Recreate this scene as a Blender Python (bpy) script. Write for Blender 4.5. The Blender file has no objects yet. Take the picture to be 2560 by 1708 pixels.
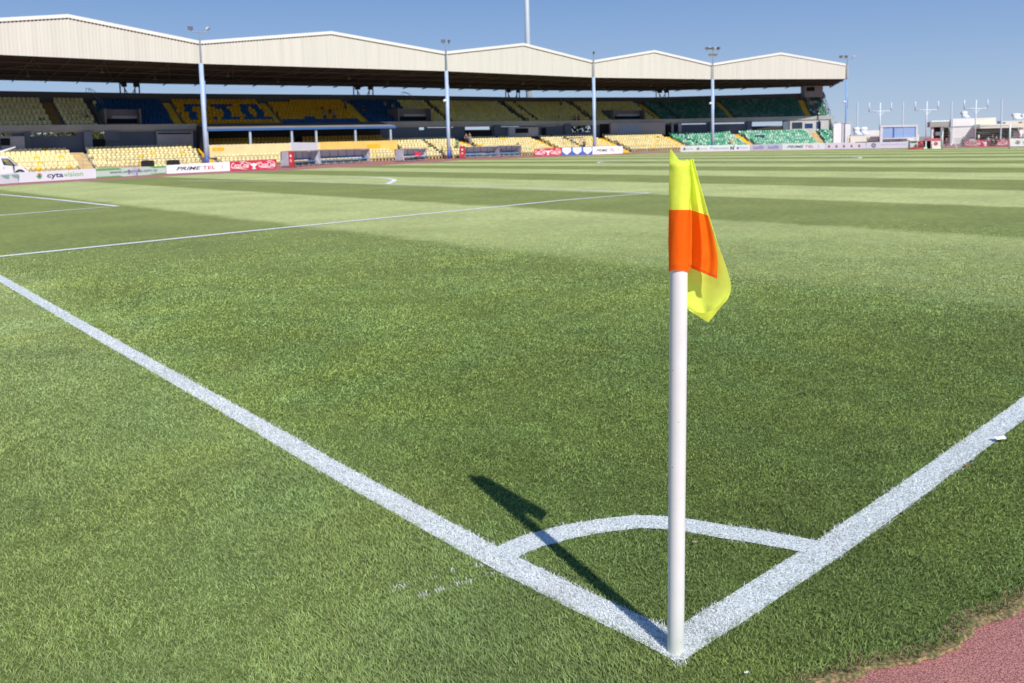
import bpy, math, random
import numpy as np
from mathutils import Vector, Matrix
random.seed(7); rng = np.random.default_rng(7)
sc = bpy.context.scene; COL = sc.collection

# ------------------------------------------------------------------ camera (solved from the pitch markings)
CP = np.array([-1.7519, -1.2487, 1.4831]); YAW, PIT, ROL = 0.8345, -0.0945, -0.0237
FPX, SHY = 2013.61, -298.2            # focal length and vertical lens shift in pixels of a 2560 x 1708 frame
_f = np.array([math.cos(PIT)*math.cos(YAW), math.cos(PIT)*math.sin(YAW), math.sin(PIT)])
_r = np.array([math.sin(YAW), -math.cos(YAW), 0.0]); _u = np.cross(_r, _f)
_rt = math.cos(ROL)*_r + math.sin(ROL)*_u; _up = -math.sin(ROL)*_r + math.cos(ROL)*_u
def ray(u, v): return _f + _rt*(u-1280)/FPX - _up*(v-854-SHY)/FPX
def G(u, v, z=0.0):
    """survey: the point at height z that a sight line of the photo meets"""
    d = ray(u, v); t = (z-CP[2])/d[2]; return CP + d*t
def D(u, v, dep): return CP + ray(u, v)*dep
def proj(P):
    d = np.asarray(P, float)-CP; z = d@_f; return 1280+FPX*(d@_rt)/z, 854+SHY-FPX*(d@_up)/z
def depth(P): return float((np.asarray(P, float)-CP)@_f)
def hor(u): return 854+SHY+(_f[2]+_rt[2]*(u-1280)/FPX)/_up[2]*FPX
def AT(u, dep, z=0.0):
    """point at height z, at view depth dep, in image column u"""
    d = ray(u, 700.); d = ray(u, 854+SHY)
    P = CP + d*dep; q = P.copy(); q[2] = z
    for _ in range(4):
        uu, _v = proj(q); q = q + _r*(u-uu)*dep/FPX
        q = q + np.array([_f[0], _f[1], 0])*(dep-depth(q))
    return q

# ------------------------------------------------------------------ materials
def lin(c): return tuple(((x/255)/12.92 if x/255 <= .04045 else ((x/255+.055)/1.055)**2.4) for x in c)
MATS = {}
def mat(name, rgb, rough=.6, var=.12, scale=3.0, metal=0.0, spec=.4, streak=False, srgb=False, transl=0.0, bump=0.0, sheen=0.0, glow=0.0):
    if name in MATS: return MATS[name]
    m = bpy.data.materials.new(name); m.use_nodes = True; MATS[name] = m
    nt = m.node_tree; N = nt.nodes; L = nt.links; b = N['Principled BSDF']
    c = lin(rgb) if srgb else rgb
    tc = N.new('ShaderNodeTexCoord'); no = N.new('ShaderNodeTexNoise'); no.inputs['Scale'].default_value = scale; no.inputs['Detail'].default_value = 5
    if streak:
        mp = N.new('ShaderNodeMapping'); mp.inputs['Scale'].default_value = (9, 9, .35); L.new(tc.outputs['Object'], mp.inputs[0]); L.new(mp.outputs[0], no.inputs['Vector'])
    else: L.new(tc.outputs['Object'], no.inputs['Vector'])
    mr = N.new('ShaderNodeMapRange'); mr.inputs[1].default_value = .3; mr.inputs[2].default_value = .7; mr.inputs[3].default_value = 1-var; mr.inputs[4].default_value = 1+var*.6
    L.new(no.outputs['Fac'], mr.inputs[0])
    mx = N.new('ShaderNodeVectorMath'); mx.operation = 'SCALE'; mx.inputs[0].default_value = c[:3]
    L.new(mr.outputs[0], mx.inputs['Scale']); L.new(mx.outputs[0], b.inputs['Base Color'])
    b.inputs['Roughness'].default_value = rough; b.inputs['Metallic'].default_value = metal; b.inputs['Specular IOR Level'].default_value = spec
    if glow: L.new(mx.outputs[0], b.inputs['Emission Color']); b.inputs['Emission Strength'].default_value = glow
    if sheen: b.inputs['Sheen Weight'].default_value = sheen
    if bump:
        bp = N.new('ShaderNodeBump'); bp.inputs['Strength'].default_value = bump; bp.inputs['Distance'].default_value = .01
        L.new(no.outputs['Fac'], bp.inputs['Height']); L.new(bp.outputs[0], b.inputs['Normal'])
    if transl:
        t = N.new('ShaderNodeBsdfTranslucent'); L.new(mx.outputs[0], t.inputs['Color']); ms = N.new('ShaderNodeMixShader'); ms.inputs[0].default_value = transl
        L.new(b.outputs[0], ms.inputs[1]); L.new(t.outputs[0], ms.inputs[2]); L.new(ms.outputs[0], N['Material Output'].inputs['Surface'])
    return m
def mat_attr(name, attr='col', rough=.6, spec=.3, transl=0.0, var=0.0):
    m = bpy.data.materials.new(name); m.use_nodes = True; MATS[name] = m
    nt = m.node_tree; N = nt.nodes; L = nt.links; b = N['Principled BSDF']
    a = N.new('ShaderNodeAttribute'); a.attribute_name = attr
    L.new(a.outputs['Color'], b.inputs['Base Color']); b.inputs['Roughness'].default_value = rough; b.inputs['Specular IOR Level'].default_value = spec
    if transl:
        t = N.new('ShaderNodeBsdfTranslucent'); L.new(a.outputs['Color'], t.inputs['Color']); ms = N.new('ShaderNodeMixShader'); ms.inputs[0].default_value = transl
        L.new(b.outputs[0], ms.inputs[1]); L.new(t.outputs[0], ms.inputs[2]); L.new(ms.outputs[0], N['Material Output'].inputs['Surface'])
    return m

# ------------------------------------------------------------------ mesh helpers
class MB:
    def __init__(s): s.v = []; s.f = []; s.m = []
    def add(s, vs, fs, mi=0):
        o = len(s.v); s.v += [tuple(float(c) for c in v) for v in vs]; s.f += [tuple(i+o for i in f) for f in fs]; s.m += [mi]*len(fs); return s
    def box(s, a, b, mi=0):
        x0, y0, z0 = a; x1, y1, z1 = b
        return s.hexa([(x0,y0,z0),(x1,y0,z0),(x1,y1,z0),(x0,y1,z0),(x0,y0,z1),(x1,y0,z1),(x1,y1,z1),(x0,y1,z1)], mi)
    def hexa(s, p, mi=0):
        return s.add(p, [(0,3,2,1),(4,5,6,7),(0,1,5,4),(1,2,6,5),(2,3,7,6),(3,0,4,7)], mi)
    def quad(s, p, mi=0): return s.add(p, [tuple(range(len(p)))], mi)
    def tube(s, pts, rad, n=10, mi=0, caps=True):
        pts = [Vector([float(c) for c in p]) for p in pts]; rad = rad if isinstance(rad, (list, tuple)) else [rad]*len(pts)
        vs = []; fs = []; ref = None
        for i, p in enumerate(pts):
            t = (pts[min(i+1, len(pts)-1)]-pts[max(i-1, 0)]).normalized()
            if ref is None: ref = Vector((0,0,1)) if abs(t.z) < .9 else Vector((1,0,0))
            a = t.cross(ref).normalized(); b = t.cross(a)
            for k in range(n):
                th = 2*math.pi*k/n; vs.append(p+(a*math.cos(th)+b*math.sin(th))*rad[i])
        for i in range(len(pts)-1):
            for k in range(n): fs.append((i*n+k, i*n+(k+1)%n, (i+1)*n+(k+1)%n, (i+1)*n+k))
        if caps: fs.append(tuple(range(n-1, -1, -1))); fs.append(tuple((len(pts)-1)*n+k for k in range(n)))
        return s.add(vs, fs, mi)
    def blob(s, c, r, nu=10, nv=7, mi=0):
        vs = []; fs = []
        for j in range(nv+1):
            ph = math.pi*j/nv
            for i in range(nu): th = 2*math.pi*i/nu; vs.append((c[0]+r[0]*math.sin(ph)*math.cos(th), c[1]+r[1]*math.sin(ph)*math.sin(th), c[2]+r[2]*math.cos(ph)))
        for j in range(nv):
            for i in range(nu): fs.append((j*nu+i, (j+1)*nu+i, (j+1)*nu+(i+1)%nu, j*nu+(i+1)%nu))
        return s.add(vs, fs, mi)
    def build(s, name, mats, parent=None, smooth=False, loc=None):
        me = bpy.data.meshes.new(name); me.from_pydata(s.v, [], s.f)
        for m in (mats if isinstance(mats, (list, tuple)) else [mats]): me.materials.append(m)
        if any(s.m): me.polygons.foreach_set('material_index', s.m)
        if smooth: me.polygons.foreach_set('use_smooth', [True]*len(s.f))
        me.update(); o = bpy.data.objects.new(name, me); COL.objects.link(o)
        if parent is not None: o.parent = parent
        if loc is not None: o.location = loc
        return o
def np_mesh(name, V, F, nper, m, col=None, parent=None, mi=None, attr='col'):
    """fast mesh: V (n,3), F flat index list with nper corners per face (array)"""
    me = bpy.data.meshes.new(name); nf = len(nper)
    me.vertices.add(len(V)); me.vertices.foreach_set('co', np.asarray(V, np.float32).ravel())
    me.loops.add(len(F)); me.loops.foreach_set('vertex_index', np.asarray(F, np.int32))
    me.polygons.add(nf); st = np.zeros(nf, np.int32); st[1:] = np.cumsum(nper)[:-1]; me.polygons.foreach_set('loop_start', st)
    for x in (m if isinstance(m, (list, tuple)) else [m]): me.materials.append(x)
    if mi is not None: me.polygons.foreach_set('material_index', np.asarray(mi, np.int32))
    if col is not None:
        a = me.color_attributes.new(attr, 'FLOAT_COLOR', 'POINT'); c = np.ones((len(V), 4), np.float32); c[:, :3] = col; a.data.foreach_set('color', c.ravel())
    me.update(calc_edges=True); o = bpy.data.objects.new(name, me); COL.objects.link(o)
    if parent is not None: o.parent = parent
    return o
def tag(o, label=None, cat=None, group=None, kind=None):
    if label: o['label'] = label
    if cat: o['category'] = cat
    if group: o['group'] = group
    if kind: o['kind'] = kind
    return o
def empty(name, loc=(0,0,0), rz=0.0, label=None, cat=None, group=None):
    o = bpy.data.objects.new(name, None); o.empty_display_size = .3; COL.objects.link(o); o.location = [float(c) for c in loc]; o.rotation_euler = (0, 0, rz)
    return tag(o, label, cat, group)
def copy_tree(o, parent=None):
    c = o.copy(); COL.objects.link(c)
    if parent is not None: c.parent = parent
    for ch in [x for x in COL.objects if x.parent == o]: copy_tree(ch, c)
    return c
def text(s, size, m, parent, loc, width=None, shear=0.0, bold=0.0, rot=(math.pi/2, 0, 0), name='lettering', align='LEFT'):
    cu = bpy.data.curves.new('t', 'FONT'); cu.body = s; cu.size = size; cu.shear = shear; cu.offset = bold; cu.resolution_u = 3; cu.align_x = align
    t = bpy.data.objects.new('t', cu); COL.objects.link(t); dg = bpy.context.evaluated_depsgraph_get(); dg.update()
    me = bpy.data.meshes.new_from_object(t.evaluated_get(dg)); bpy.data.objects.remove(t); me.name = name; me.materials.clear(); me.materials.append(m)
    if width:
        xs = [v.co.x for v in me.vertices]; w = max(xs)-min(xs); x0 = min(xs)
        for v in me.vertices: v.co.x = (v.co.x-(x0 if align == 'LEFT' else 0))*width/w
    o = bpy.data.objects.new(name, me); COL.objects.link(o); o.parent = parent; o.location = loc; o.rotation_euler = rot
    return o
def vnoise(x, y, s=1.0, seed=0):
    """smooth value noise for arrays, 0..1"""
    x = np.asarray(x)*s+seed*17.3; y = np.asarray(y)*s-seed*9.1; xi = np.floor(x).astype(np.int64); yi = np.floor(y).astype(np.int64); fx = x-xi; fy = y-yi
    fx = fx*fx*(3-2*fx); fy = fy*fy*(3-2*fy)
    def h(a, b):
        n = (a*374761393+b*668265263+seed*974711) & 0x7fffffff; n = (n ^ (n >> 13))*1274126177 & 0x7fffffff; return ((n ^ (n >> 16)) & 0xffff)/65535.
    return (h(xi,yi)*(1-fx)+h(xi+1,yi)*fx)*(1-fy)+(h(xi,yi+1)*(1-fx)+h(xi+1,yi+1)*fx)*fy

white = mat('white_paint', (.78,.79,.80), .5, .06); offwhite = mat('off_white', (.72,.70,.64), .6, .1, 1.5)
black = mat('black_rubber', (.02,.02,.022), .7); redp = mat('red_panel', (.55,.035,.05), .5, .12); navy = mat('navy_ink', (.02,.025,.09), .5)
bluepaint = mat('blue_steel_paint', (.22,.36,.62), .45, .15, .8); steel = mat('galvanised_steel', (.42,.44,.46), .45, .15, 2.0, metal=.3)
skin = mat('skin', (.50,.30,.22), .6, .05); glass_d = mat('dark_glass', (.02,.03,.05), .12, .0, spec=.8)

# ------------------------------------------------------------------ world, sun, camera
SUN_AZ = math.radians(75.2+180); SUN_EL = math.radians(45.2)
w = bpy.data.worlds.new('World'); sc.world = w; w.use_nodes = True; nt = w.node_tree; bg = nt.nodes['Background']
sky = nt.nodes.new('ShaderNodeTexSky'); sky.sky_type = 'NISHITA'; sky.sun_disc = False; sky.sun_elevation = SUN_EL; sky.sun_rotation = math.pi/2-SUN_AZ
sky.air_density = 1.0; sky.dust_density = .1; sky.ozone_density = 1.6; sky.altitude = 0
_tc = nt.nodes.new('ShaderNodeTexCoord'); _sp = nt.nodes.new('ShaderNodeSeparateXYZ'); nt.links.new(_tc.outputs['Generated'], _sp.inputs[0])
_cr = nt.nodes.new('ShaderNodeValToRGB'); nt.links.new(_sp.outputs['Z'], _cr.inputs[0]); _cr.color_ramp.interpolation = 'B_SPLINE'
_el = _cr.color_ramp.elements; _el[0].position = 0.0; _el[0].color = (.42, .545, .735, 1); _el[1].position = 1.0; _el[1].color = (.08, .19, .46, 1)
for _p, _c in ((.05, (.36, .50, .72)), (.11, (.27, .42, .70)), (.18, (.18, .335, .65)), (.30, (.11, .245, .55))):
    _e = _el.new(_p); _e.color = (*_c, 1)
_mx = nt.nodes.new('ShaderNodeMixRGB'); _mx.inputs[0].default_value = .85; nt.links.new(sky.outputs[0], _mx.inputs[1]); _vs = nt.nodes.new('ShaderNodeVectorMath'); _vs.operation = 'SCALE'; _vs.inputs['Scale'].default_value = 10.0; nt.links.new(_cr.outputs[0], _vs.inputs[0]); nt.links.new(_vs.outputs[0], _mx.inputs[2])
nt.links.new(_mx.outputs[0], bg.inputs['Color']); bg.inputs['Strength'].default_value = .10
sl = bpy.data.lights.new('sun', 'SUN'); sl.energy = 4.7; sl.angle = math.radians(.53); sl.color = (1, .965, .90)
so = bpy.data.objects.new('sun', sl); COL.objects.link(so)
sdir = Vector((math.cos(SUN_EL)*math.cos(SUN_AZ), math.cos(SUN_EL)*math.sin(SUN_AZ), math.sin(SUN_EL)))
so.rotation_euler = sdir.to_track_quat('Z', 'Y').to_euler(); so.location = (0, 0, 30)
cd = bpy.data.cameras.new('camera'); cam = bpy.data.objects.new('camera', cd); COL.objects.link(cam); sc.camera = cam
cam.matrix_world = Matrix(((_rt[0], _up[0], -_f[0], CP[0]), (_rt[1], _up[1], -_f[1], CP[1]), (_rt[2], _up[2], -_f[2], CP[2]), (0, 0, 0, 1)))
cd.sensor_width = 36; cd.lens = FPX/2560*36; cd.shift_y = SHY/2560; cd.clip_start = .05; cd.clip_end = 6000
cd.dof.use_dof = True; cd.dof.focus_distance = 2.3; cd.dof.aperture_fstop = 6.5; cd.dof.aperture_blades = 7
sc.view_settings.view_transform = 'Standard'; sc.view_settings.look = 'None'; sc.view_settings.exposure = 0; sc.view_settings.gamma = 1

# ------------------------------------------------------------------ ground sheets
def sheet(name, pts, z, m, sub=0):
    b = MB(); b.quad([(p[0], p[1], z) for p in pts]); o = b.build(name, m); return tag(o, kind='structure')
asphalt = mat('pale_ground', (.30,.27,.23), .9, .25, .05)
sheet('ground', [(-3000,-3000),(3000,-3000),(3000,3000),(-3000,3000)], -.03, asphalt)
def track_mat():
    m = bpy.data.materials.new('red_running_track'); m.use_nodes = True; nt = m.node_tree; N = nt.nodes; L = nt.links; b = N['Principled BSDF']
    tc = N.new('ShaderNodeTexCoord'); n1 = N.new('ShaderNodeTexNoise'); n1.inputs['Scale'].default_value = 190; n1.inputs['Detail'].default_value = 3
    n2 = N.new('ShaderNodeTexNoise'); n2.inputs['Scale'].default_value = 2.2; n2.inputs['Detail'].default_value = 6
    v = N.new('ShaderNodeTexVoronoi'); v.inputs['Scale'].default_value = 260
    for n in (n1, n2, v): L.new(tc.outputs['Object'], n.inputs['Vector'])
    cr = N.new('ShaderNodeValToRGB'); e = cr.color_ramp.elements; e[0].position = .36; e[0].color = (.22,.075,.065,1); e[1].position = .60; e[1].color = (.62,.24,.20,1)
    L.new(n1.outputs['Fac'], cr.inputs[0]); mx = N.new('ShaderNodeMixRGB'); mx.blend_type = 'MULTIPLY'; mx.inputs[0].default_value = .45
    L.new(cr.outputs[0], mx.inputs[1]); L.new(n2.outputs['Fac'], mx.inputs[2]); g = N.new('ShaderNodeGamma'); g.inputs[1].default_value = .92; L.new(mx.outputs[0], g.inputs[0]); L.new(g.outputs[0], b.inputs['Base Color'])
    bp = N.new('ShaderNodeBump'); bp.inputs['Strength'].default_value = .6; bp.inputs['Distance'].default_value = .004; L.new(v.outputs['Distance'], bp.inputs['Height']); L.new(bp.outputs[0], b.inputs['Normal'])
    b.inputs['Roughness'].default_value = .8; return m
TRK = track_mat()
sheet('running_track', [(-60,-40),(175,-40),(175,100),(60,112),(-60,112)], -.012, TRK)

# edge of the turf: near side (wobbly), then along the far boards
near_edge = [(-60,30),(-20,10),(-8,3.2),(-3,.95),(-1.6,.34),(-.6,-.02),(.25,-.26),(.33,-.29),(.43,-.335),(.56,-.41),(.72,-.45),(.86,-.455),(.96,-.49),(1.08,-.52),(1.5,-.66),(2.2,-.86),(4,-1.3),(8,-2.2),(20,-4),(50,-6),(85,-4),(93,5)]
def dense(pts, step, amp):
    out = []
    for (a, b), (c, d) in zip(pts, pts[1:]):
        L_ = math.hypot(c-a, d-b); n = max(1, int(L_/step)) if max(abs(a), abs(c)) < 6 else 1
        for k in range(n):
            t = k/n; x = a+(c-a)*t; y = b+(d-b)*t; q = (vnoise(x, y, 9, 3)-.5)*1.1*amp+(vnoise(x, y, 31, 4)-.5)*amp+(vnoise(x, y, 70, 44)-.5)*.6*amp
            out.append((x-.2*float(q), y+float(q)))
    out.append(pts[-1]); return out
NE = dense(near_edge, .03, .03)
FARE = [AT(u, dp)[:2] for u, dp in [(2560,92),(2440,95.5),(2380,95),(2300,96),(2275,103),(2165,105.5),(2064,108),(1955,111),(1875,112.5),(1701,116.5)]]+[G(*q)[:2] for q in [(1557,386),(1480,389),(1403,391.5),(1336,394.5),(1150,401),(1080,406),(930,415),(803,421),(693,428),(577,433),(417,441),(240,451.5),(47,463),(0,466.5),(-300,480),(-900,505)]]
FARE = [tuple(p) for p in FARE]
PITCH = NE+[(p[0], p[1]) for p in FARE]

def turf_mat():
    m = bpy.data.materials.new('mown_turf'); m.use_nodes = True; nt = m.node_tree; N = nt.nodes; L = nt.links; b = N['Principled BSDF']
    tc = N.new('ShaderNodeTexCoord'); sp = N.new('ShaderNodeSeparateXYZ'); L.new(tc.outputs['Object'], sp.inputs[0])
    def noise(scale, det=4):
        n = N.new('ShaderNodeTexNoise'); n.inputs['Scale'].default_value = scale; n.inputs['Detail'].default_value = det; L.new(tc.outputs['Object'], n.inputs['Vector']); return n.outputs['Fac']
    def math_(op, a, b_=None, c=None):
        n = N.new('ShaderNodeMath'); n.operation = op
        for i, x in enumerate((a, b_, c)):
            if x is None: continue
            if isinstance(x, (int, float)): n.inputs[i].default_value = x
            else: L.new(x, n.inputs[i])
        return n.outputs[0]
    wob = math_('MULTIPLY_ADD', noise(1.3, 5), .7, -.35)
    x = math_('ADD', sp.outputs['X'], wob)
    ph = math_('MULTIPLY', math_('SUBTRACT', x, .35), math.pi/5.5)
    s = math_('SINE', ph)
    st = N.new('ShaderNodeMapRange'); st.interpolation_type = 'SMOOTHSTEP'; L.new(s, st.inputs[0]); st.inputs[1].default_value = -.16; st.inputs[2].default_value = .16; st.inputs[3].default_value = 1; st.inputs[4].default_value = 0
    # st = 1 light band, 0 dark band
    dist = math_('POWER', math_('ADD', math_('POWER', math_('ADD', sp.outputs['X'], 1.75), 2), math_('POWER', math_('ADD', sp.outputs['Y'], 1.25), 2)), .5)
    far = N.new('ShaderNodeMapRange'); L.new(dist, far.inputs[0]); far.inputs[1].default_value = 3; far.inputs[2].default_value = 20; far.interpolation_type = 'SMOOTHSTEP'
    def mix(f, a, c, bt='MIX'):
        n = N.new('ShaderNodeMixRGB'); n.blend_type = bt
        for i, q in ((0, f), (1, a), (2, c)):
            if isinstance(q, (int, float)): n.inputs[i].default_value = q
            elif isinstance(q, tuple): n.inputs[i].default_value = (*q, 1)
            else: L.new(q, n.inputs[i])
        return n.outputs[0]
    dark = mix(far.outputs[0], DARKN, DARKF); light = mix(far.outputs[0], LIGHTN, LIGHTF)  # tones lift with distance: low-angle sheen painted into the turf colour
    col = mix(st.outputs[0], dark, light)  # band tones paint in how leaning blades catch the light
    p1 = N.new('ShaderNodeMapRange'); L.new(noise(.5, 6), p1.inputs[0]); p1.inputs[1].default_value = .3; p1.inputs[2].default_value = .7; p1.inputs[3].default_value = .86; p1.inputs[4].default_value = 1.12
    p2 = N.new('ShaderNodeMapRange'); L.new(noise(7, 6), p2.inputs[0]); p2.inputs[1].default_value = .3; p2.inputs[2].default_value = .7; p2.inputs[3].default_value = .80; p2.inputs[4].default_value = 1.18
    p3 = N.new('ShaderNodeMapRange'); L.new(noise(60, 5), p3.inputs[0]); p3.inputs[1].default_value = .3; p3.inputs[2].default_value = .7; p3.inputs[3].default_value = .72; p3.inputs[4].default_value = 1.25
    k = math_('MULTIPLY', math_('MULTIPLY', p1.outputs[0], p2.outputs[0]), p3.outputs[0])
    sc_ = N.new('ShaderNodeVectorMath'); sc_.operation = 'SCALE'; L.new(col, sc_.inputs[0]); L.new(k, sc_.inputs['Scale']); L.new(sc_.outputs[0], b.inputs['Base Color'])
    b.inputs['Roughness'].default_value = .9; b.inputs['Specular IOR Level'].default_value = .15
    bp = N.new('ShaderNodeBump'); bp.inputs['Strength'].default_value = .5; bp.inputs['Distance'].default_value = .02; L.new(noise(90, 6), bp.inputs['Height']); L.new(bp.outputs[0], b.inputs['Normal'])
    return m
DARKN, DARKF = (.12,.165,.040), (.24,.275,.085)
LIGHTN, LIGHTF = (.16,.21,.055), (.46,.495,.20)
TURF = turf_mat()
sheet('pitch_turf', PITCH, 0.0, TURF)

# ------------------------------------------------------------------ painted lines
def interp(xs, ys, x): return np.interp(x, xs, ys)
GLy = [0,.2,.5,.8,1,2,3.1,5.8,10.3,13,24,70]; GLx = [.09,.09,.065,.055,.05,.05,.07,.10,.17,.22,.40,1.1]
TLx = [0,.2,.4,.6,.93,1.5,3,6,20,90]; TLy = [.115,.105,.092,.085,.07,.06,.05,.05,.05,.05]
ARC = [(.07,.865),(.15,.872),(.23,.865),(.38,.82),(.51,.76),(.63,.685),(.70,.60),(.745,.52),(.79,.41),(.845,.30),(.895,.18),(.93,.08)]
def strip(pts, hw, zz=.004):
    P = [np.array(p, float) for p in pts]; b = MB(); vs = []
    for i, p in enumerate(P):
        t = P[min(i+1, len(P)-1)]-P[max(i-1, 0)]; t /= np.linalg.norm(t); n = np.array([-t[1], t[0]])
        vs.append(p+n*hw); vs.append(p-n*hw)
    b.add([(v[0], v[1], zz) for v in vs], [(2*i, 2*i+1, 2*i+3, 2*i+2) for i in range(len(P)-1)]); return b
def paint_mat(c0=(.55,.58,.54,1), c1=(.86,.87,.87,1)):
    m = bpy.data.materials.new('line_paint_on_grass'); m.use_nodes = True; nt = m.node_tree; N = nt.nodes; L = nt.links; b = N['Principled BSDF']
    tc = N.new('ShaderNodeTexCoord'); n = N.new('ShaderNodeTexNoise'); n.inputs['Scale'].default_value = 130; n.inputs['Detail'].default_value = 4; L.new(tc.outputs['Object'], n.inputs['Vector'])
    cr = N.new('ShaderNodeValToRGB'); e = cr.color_ramp.elements; e[0].position = .32; e[0].color = c0; e[1].position = .58; e[1].color = c1
    L.new(n.outputs['Fac'], cr.inputs[0]); L.new(cr.outputs[0], b.inputs['Base Color']); b.inputs['Roughness'].default_value = .9; return m
PAINT = paint_mat(); PAINT_NEAR = paint_mat((.22,.26,.22,1), (.70,.74,.76,1))
LZ = [.003]
def line(name, pts, hw=.058):
    LZ[0] += .0011; o = strip(pts, hw, LZ[0]).build(name, PAINT); return tag(o, kind='structure')
line('goal_line', [(interp(GLy, GLx, y), y) for y in list(np.arange(.07, 3, .1))+[3.1,5.8,10.3,13,24,50,66]])
line('touchline', [(x, interp(TLx, TLy, x)) for x in list(np.arange(.05, 3, .1))+[3,6,20,50,92]])
line('corner_arc_line', ARC, .055)
PS = [G(*q)[:2] for q in [(-500,689),(0,642.2),(600,581),(1100,531.7),(1400,501.9),(1623,483.3)]]
PF = [G(*q)[:2] for q in [(1623,483.2),(1400,473.3),(1100,463.6),(800,456.3),(600,453.2),(450,452)]]
line('penalty_area_line', PS+PF[1:], .075)
GS = [G(*q)[:2] for q in [(-300,560),(0,539.4),(150,527.5),(293,516.3)]]; GF = [G(*q)[:2] for q in [(150,500.5),(0,486.7),(-300,468)]]
line('goal_area_line', GS+GF, .085)
AR = [G(*q)[:2] for q in [(967,460.8),(978,456.5),(986,452.5),(985,449.5),(970,446.6),(945,444.4),(900,443),(850,442.6),(800,443.3),(750,444.6),(700,446)]]
line('penalty_arc_line', AR, .12)
CC = [(52.6+9.0*math.cos(a), 33.6+9.0*math.sin(a)) for a in np.linspace(0, 2*math.pi, 90)]
_c0 = G(1530,402.5)[:2]; _c1 = G(2146,396.3)[:2]; _cm = (_c0+_c1)/2; _cr = np.linalg.norm(_c0-_c1)/2
CC = [(_cm[0]+_cr*math.cos(a), _cm[1]+_cr*math.sin(a)) for a in np.linspace(0, 2*math.pi, 90)]
line('centre_circle_line', CC, .10); line('halfway_line', [(_cm[0], 2), (_cm[0], 60)], .07)

# ------------------------------------------------------------------ grass blades near the camera
NEp = np.array(near_edge)
def side_in(x, y):  # distance inside the turf from the near edge (positive inside)
    return y-np.interp(x, NEp[:, 0], NEp[:, 1])-((vnoise(x, y, 9, 3)-.5)*1.1*.03+(vnoise(x, y, 31, 4)-.5)*.03+(vnoise(x, y, 70, 44)-.5)*.018)
def seg_dist(px, py, pts):
    d = np.full(px.shape, 9.)
    for a, b in zip(pts, pts[1:]):
        ax, ay = a; bx, by = b; dx, dy = bx-ax, by-ay; t = np.clip(((px-ax)*dx+(py-ay)*dy)/(dx*dx+dy*dy), 0, 1)
        d = np.minimum(d, np.hypot(px-ax-t*dx, py-ay-t*dy))
    return d
def paint_amount(x, y):
    e = (vnoise(x, y, 30, 5)-.5)*.016+(vnoise(x, y, 6, 6)-.5)*.012+(vnoise(x, y, 90, 7)-.5)*.014
    gl = np.where(y > .055+(x-.09)*.35, np.abs(x-np.interp(y, GLy, GLx)), 9); tl = np.where(x > .015+(y-.06)*.9, np.abs(y-np.interp(x, TLx, TLy)), 9)
    k = np.where(gl < tl, 1, 2); d = np.minimum(gl, tl)
    a = seg_dist(x, y, ARC); k = np.where((a < d) & (d > .055), 3, k); d = np.minimum(d, a)
    q = seg_dist(x, y, [tuple(p) for p in PS+PF[1:]]); k = np.where(q < d, 4, k); d = np.minimum(d, q)
    q = seg_dist(x, y, [tuple(p) for p in GS+GF]); k = np.where(q < d, 5, k); d = np.minimum(d, q)
    inside = (d+e) < .0595
    # soft, faint overspray outside
    f1 = seg_dist(x, y, [(0,.86),(-.10,.90),(-.22,.93),(-.34,.95)]); f2 = seg_dist(x, y, [(-.02,.80),(-.16,.83),(-.3,.86)])
    faint = (np.minimum(f1, f2)+e < .006)
    return inside, np.where(faint & ~inside, 1, k), d, faint & ~inside
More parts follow.
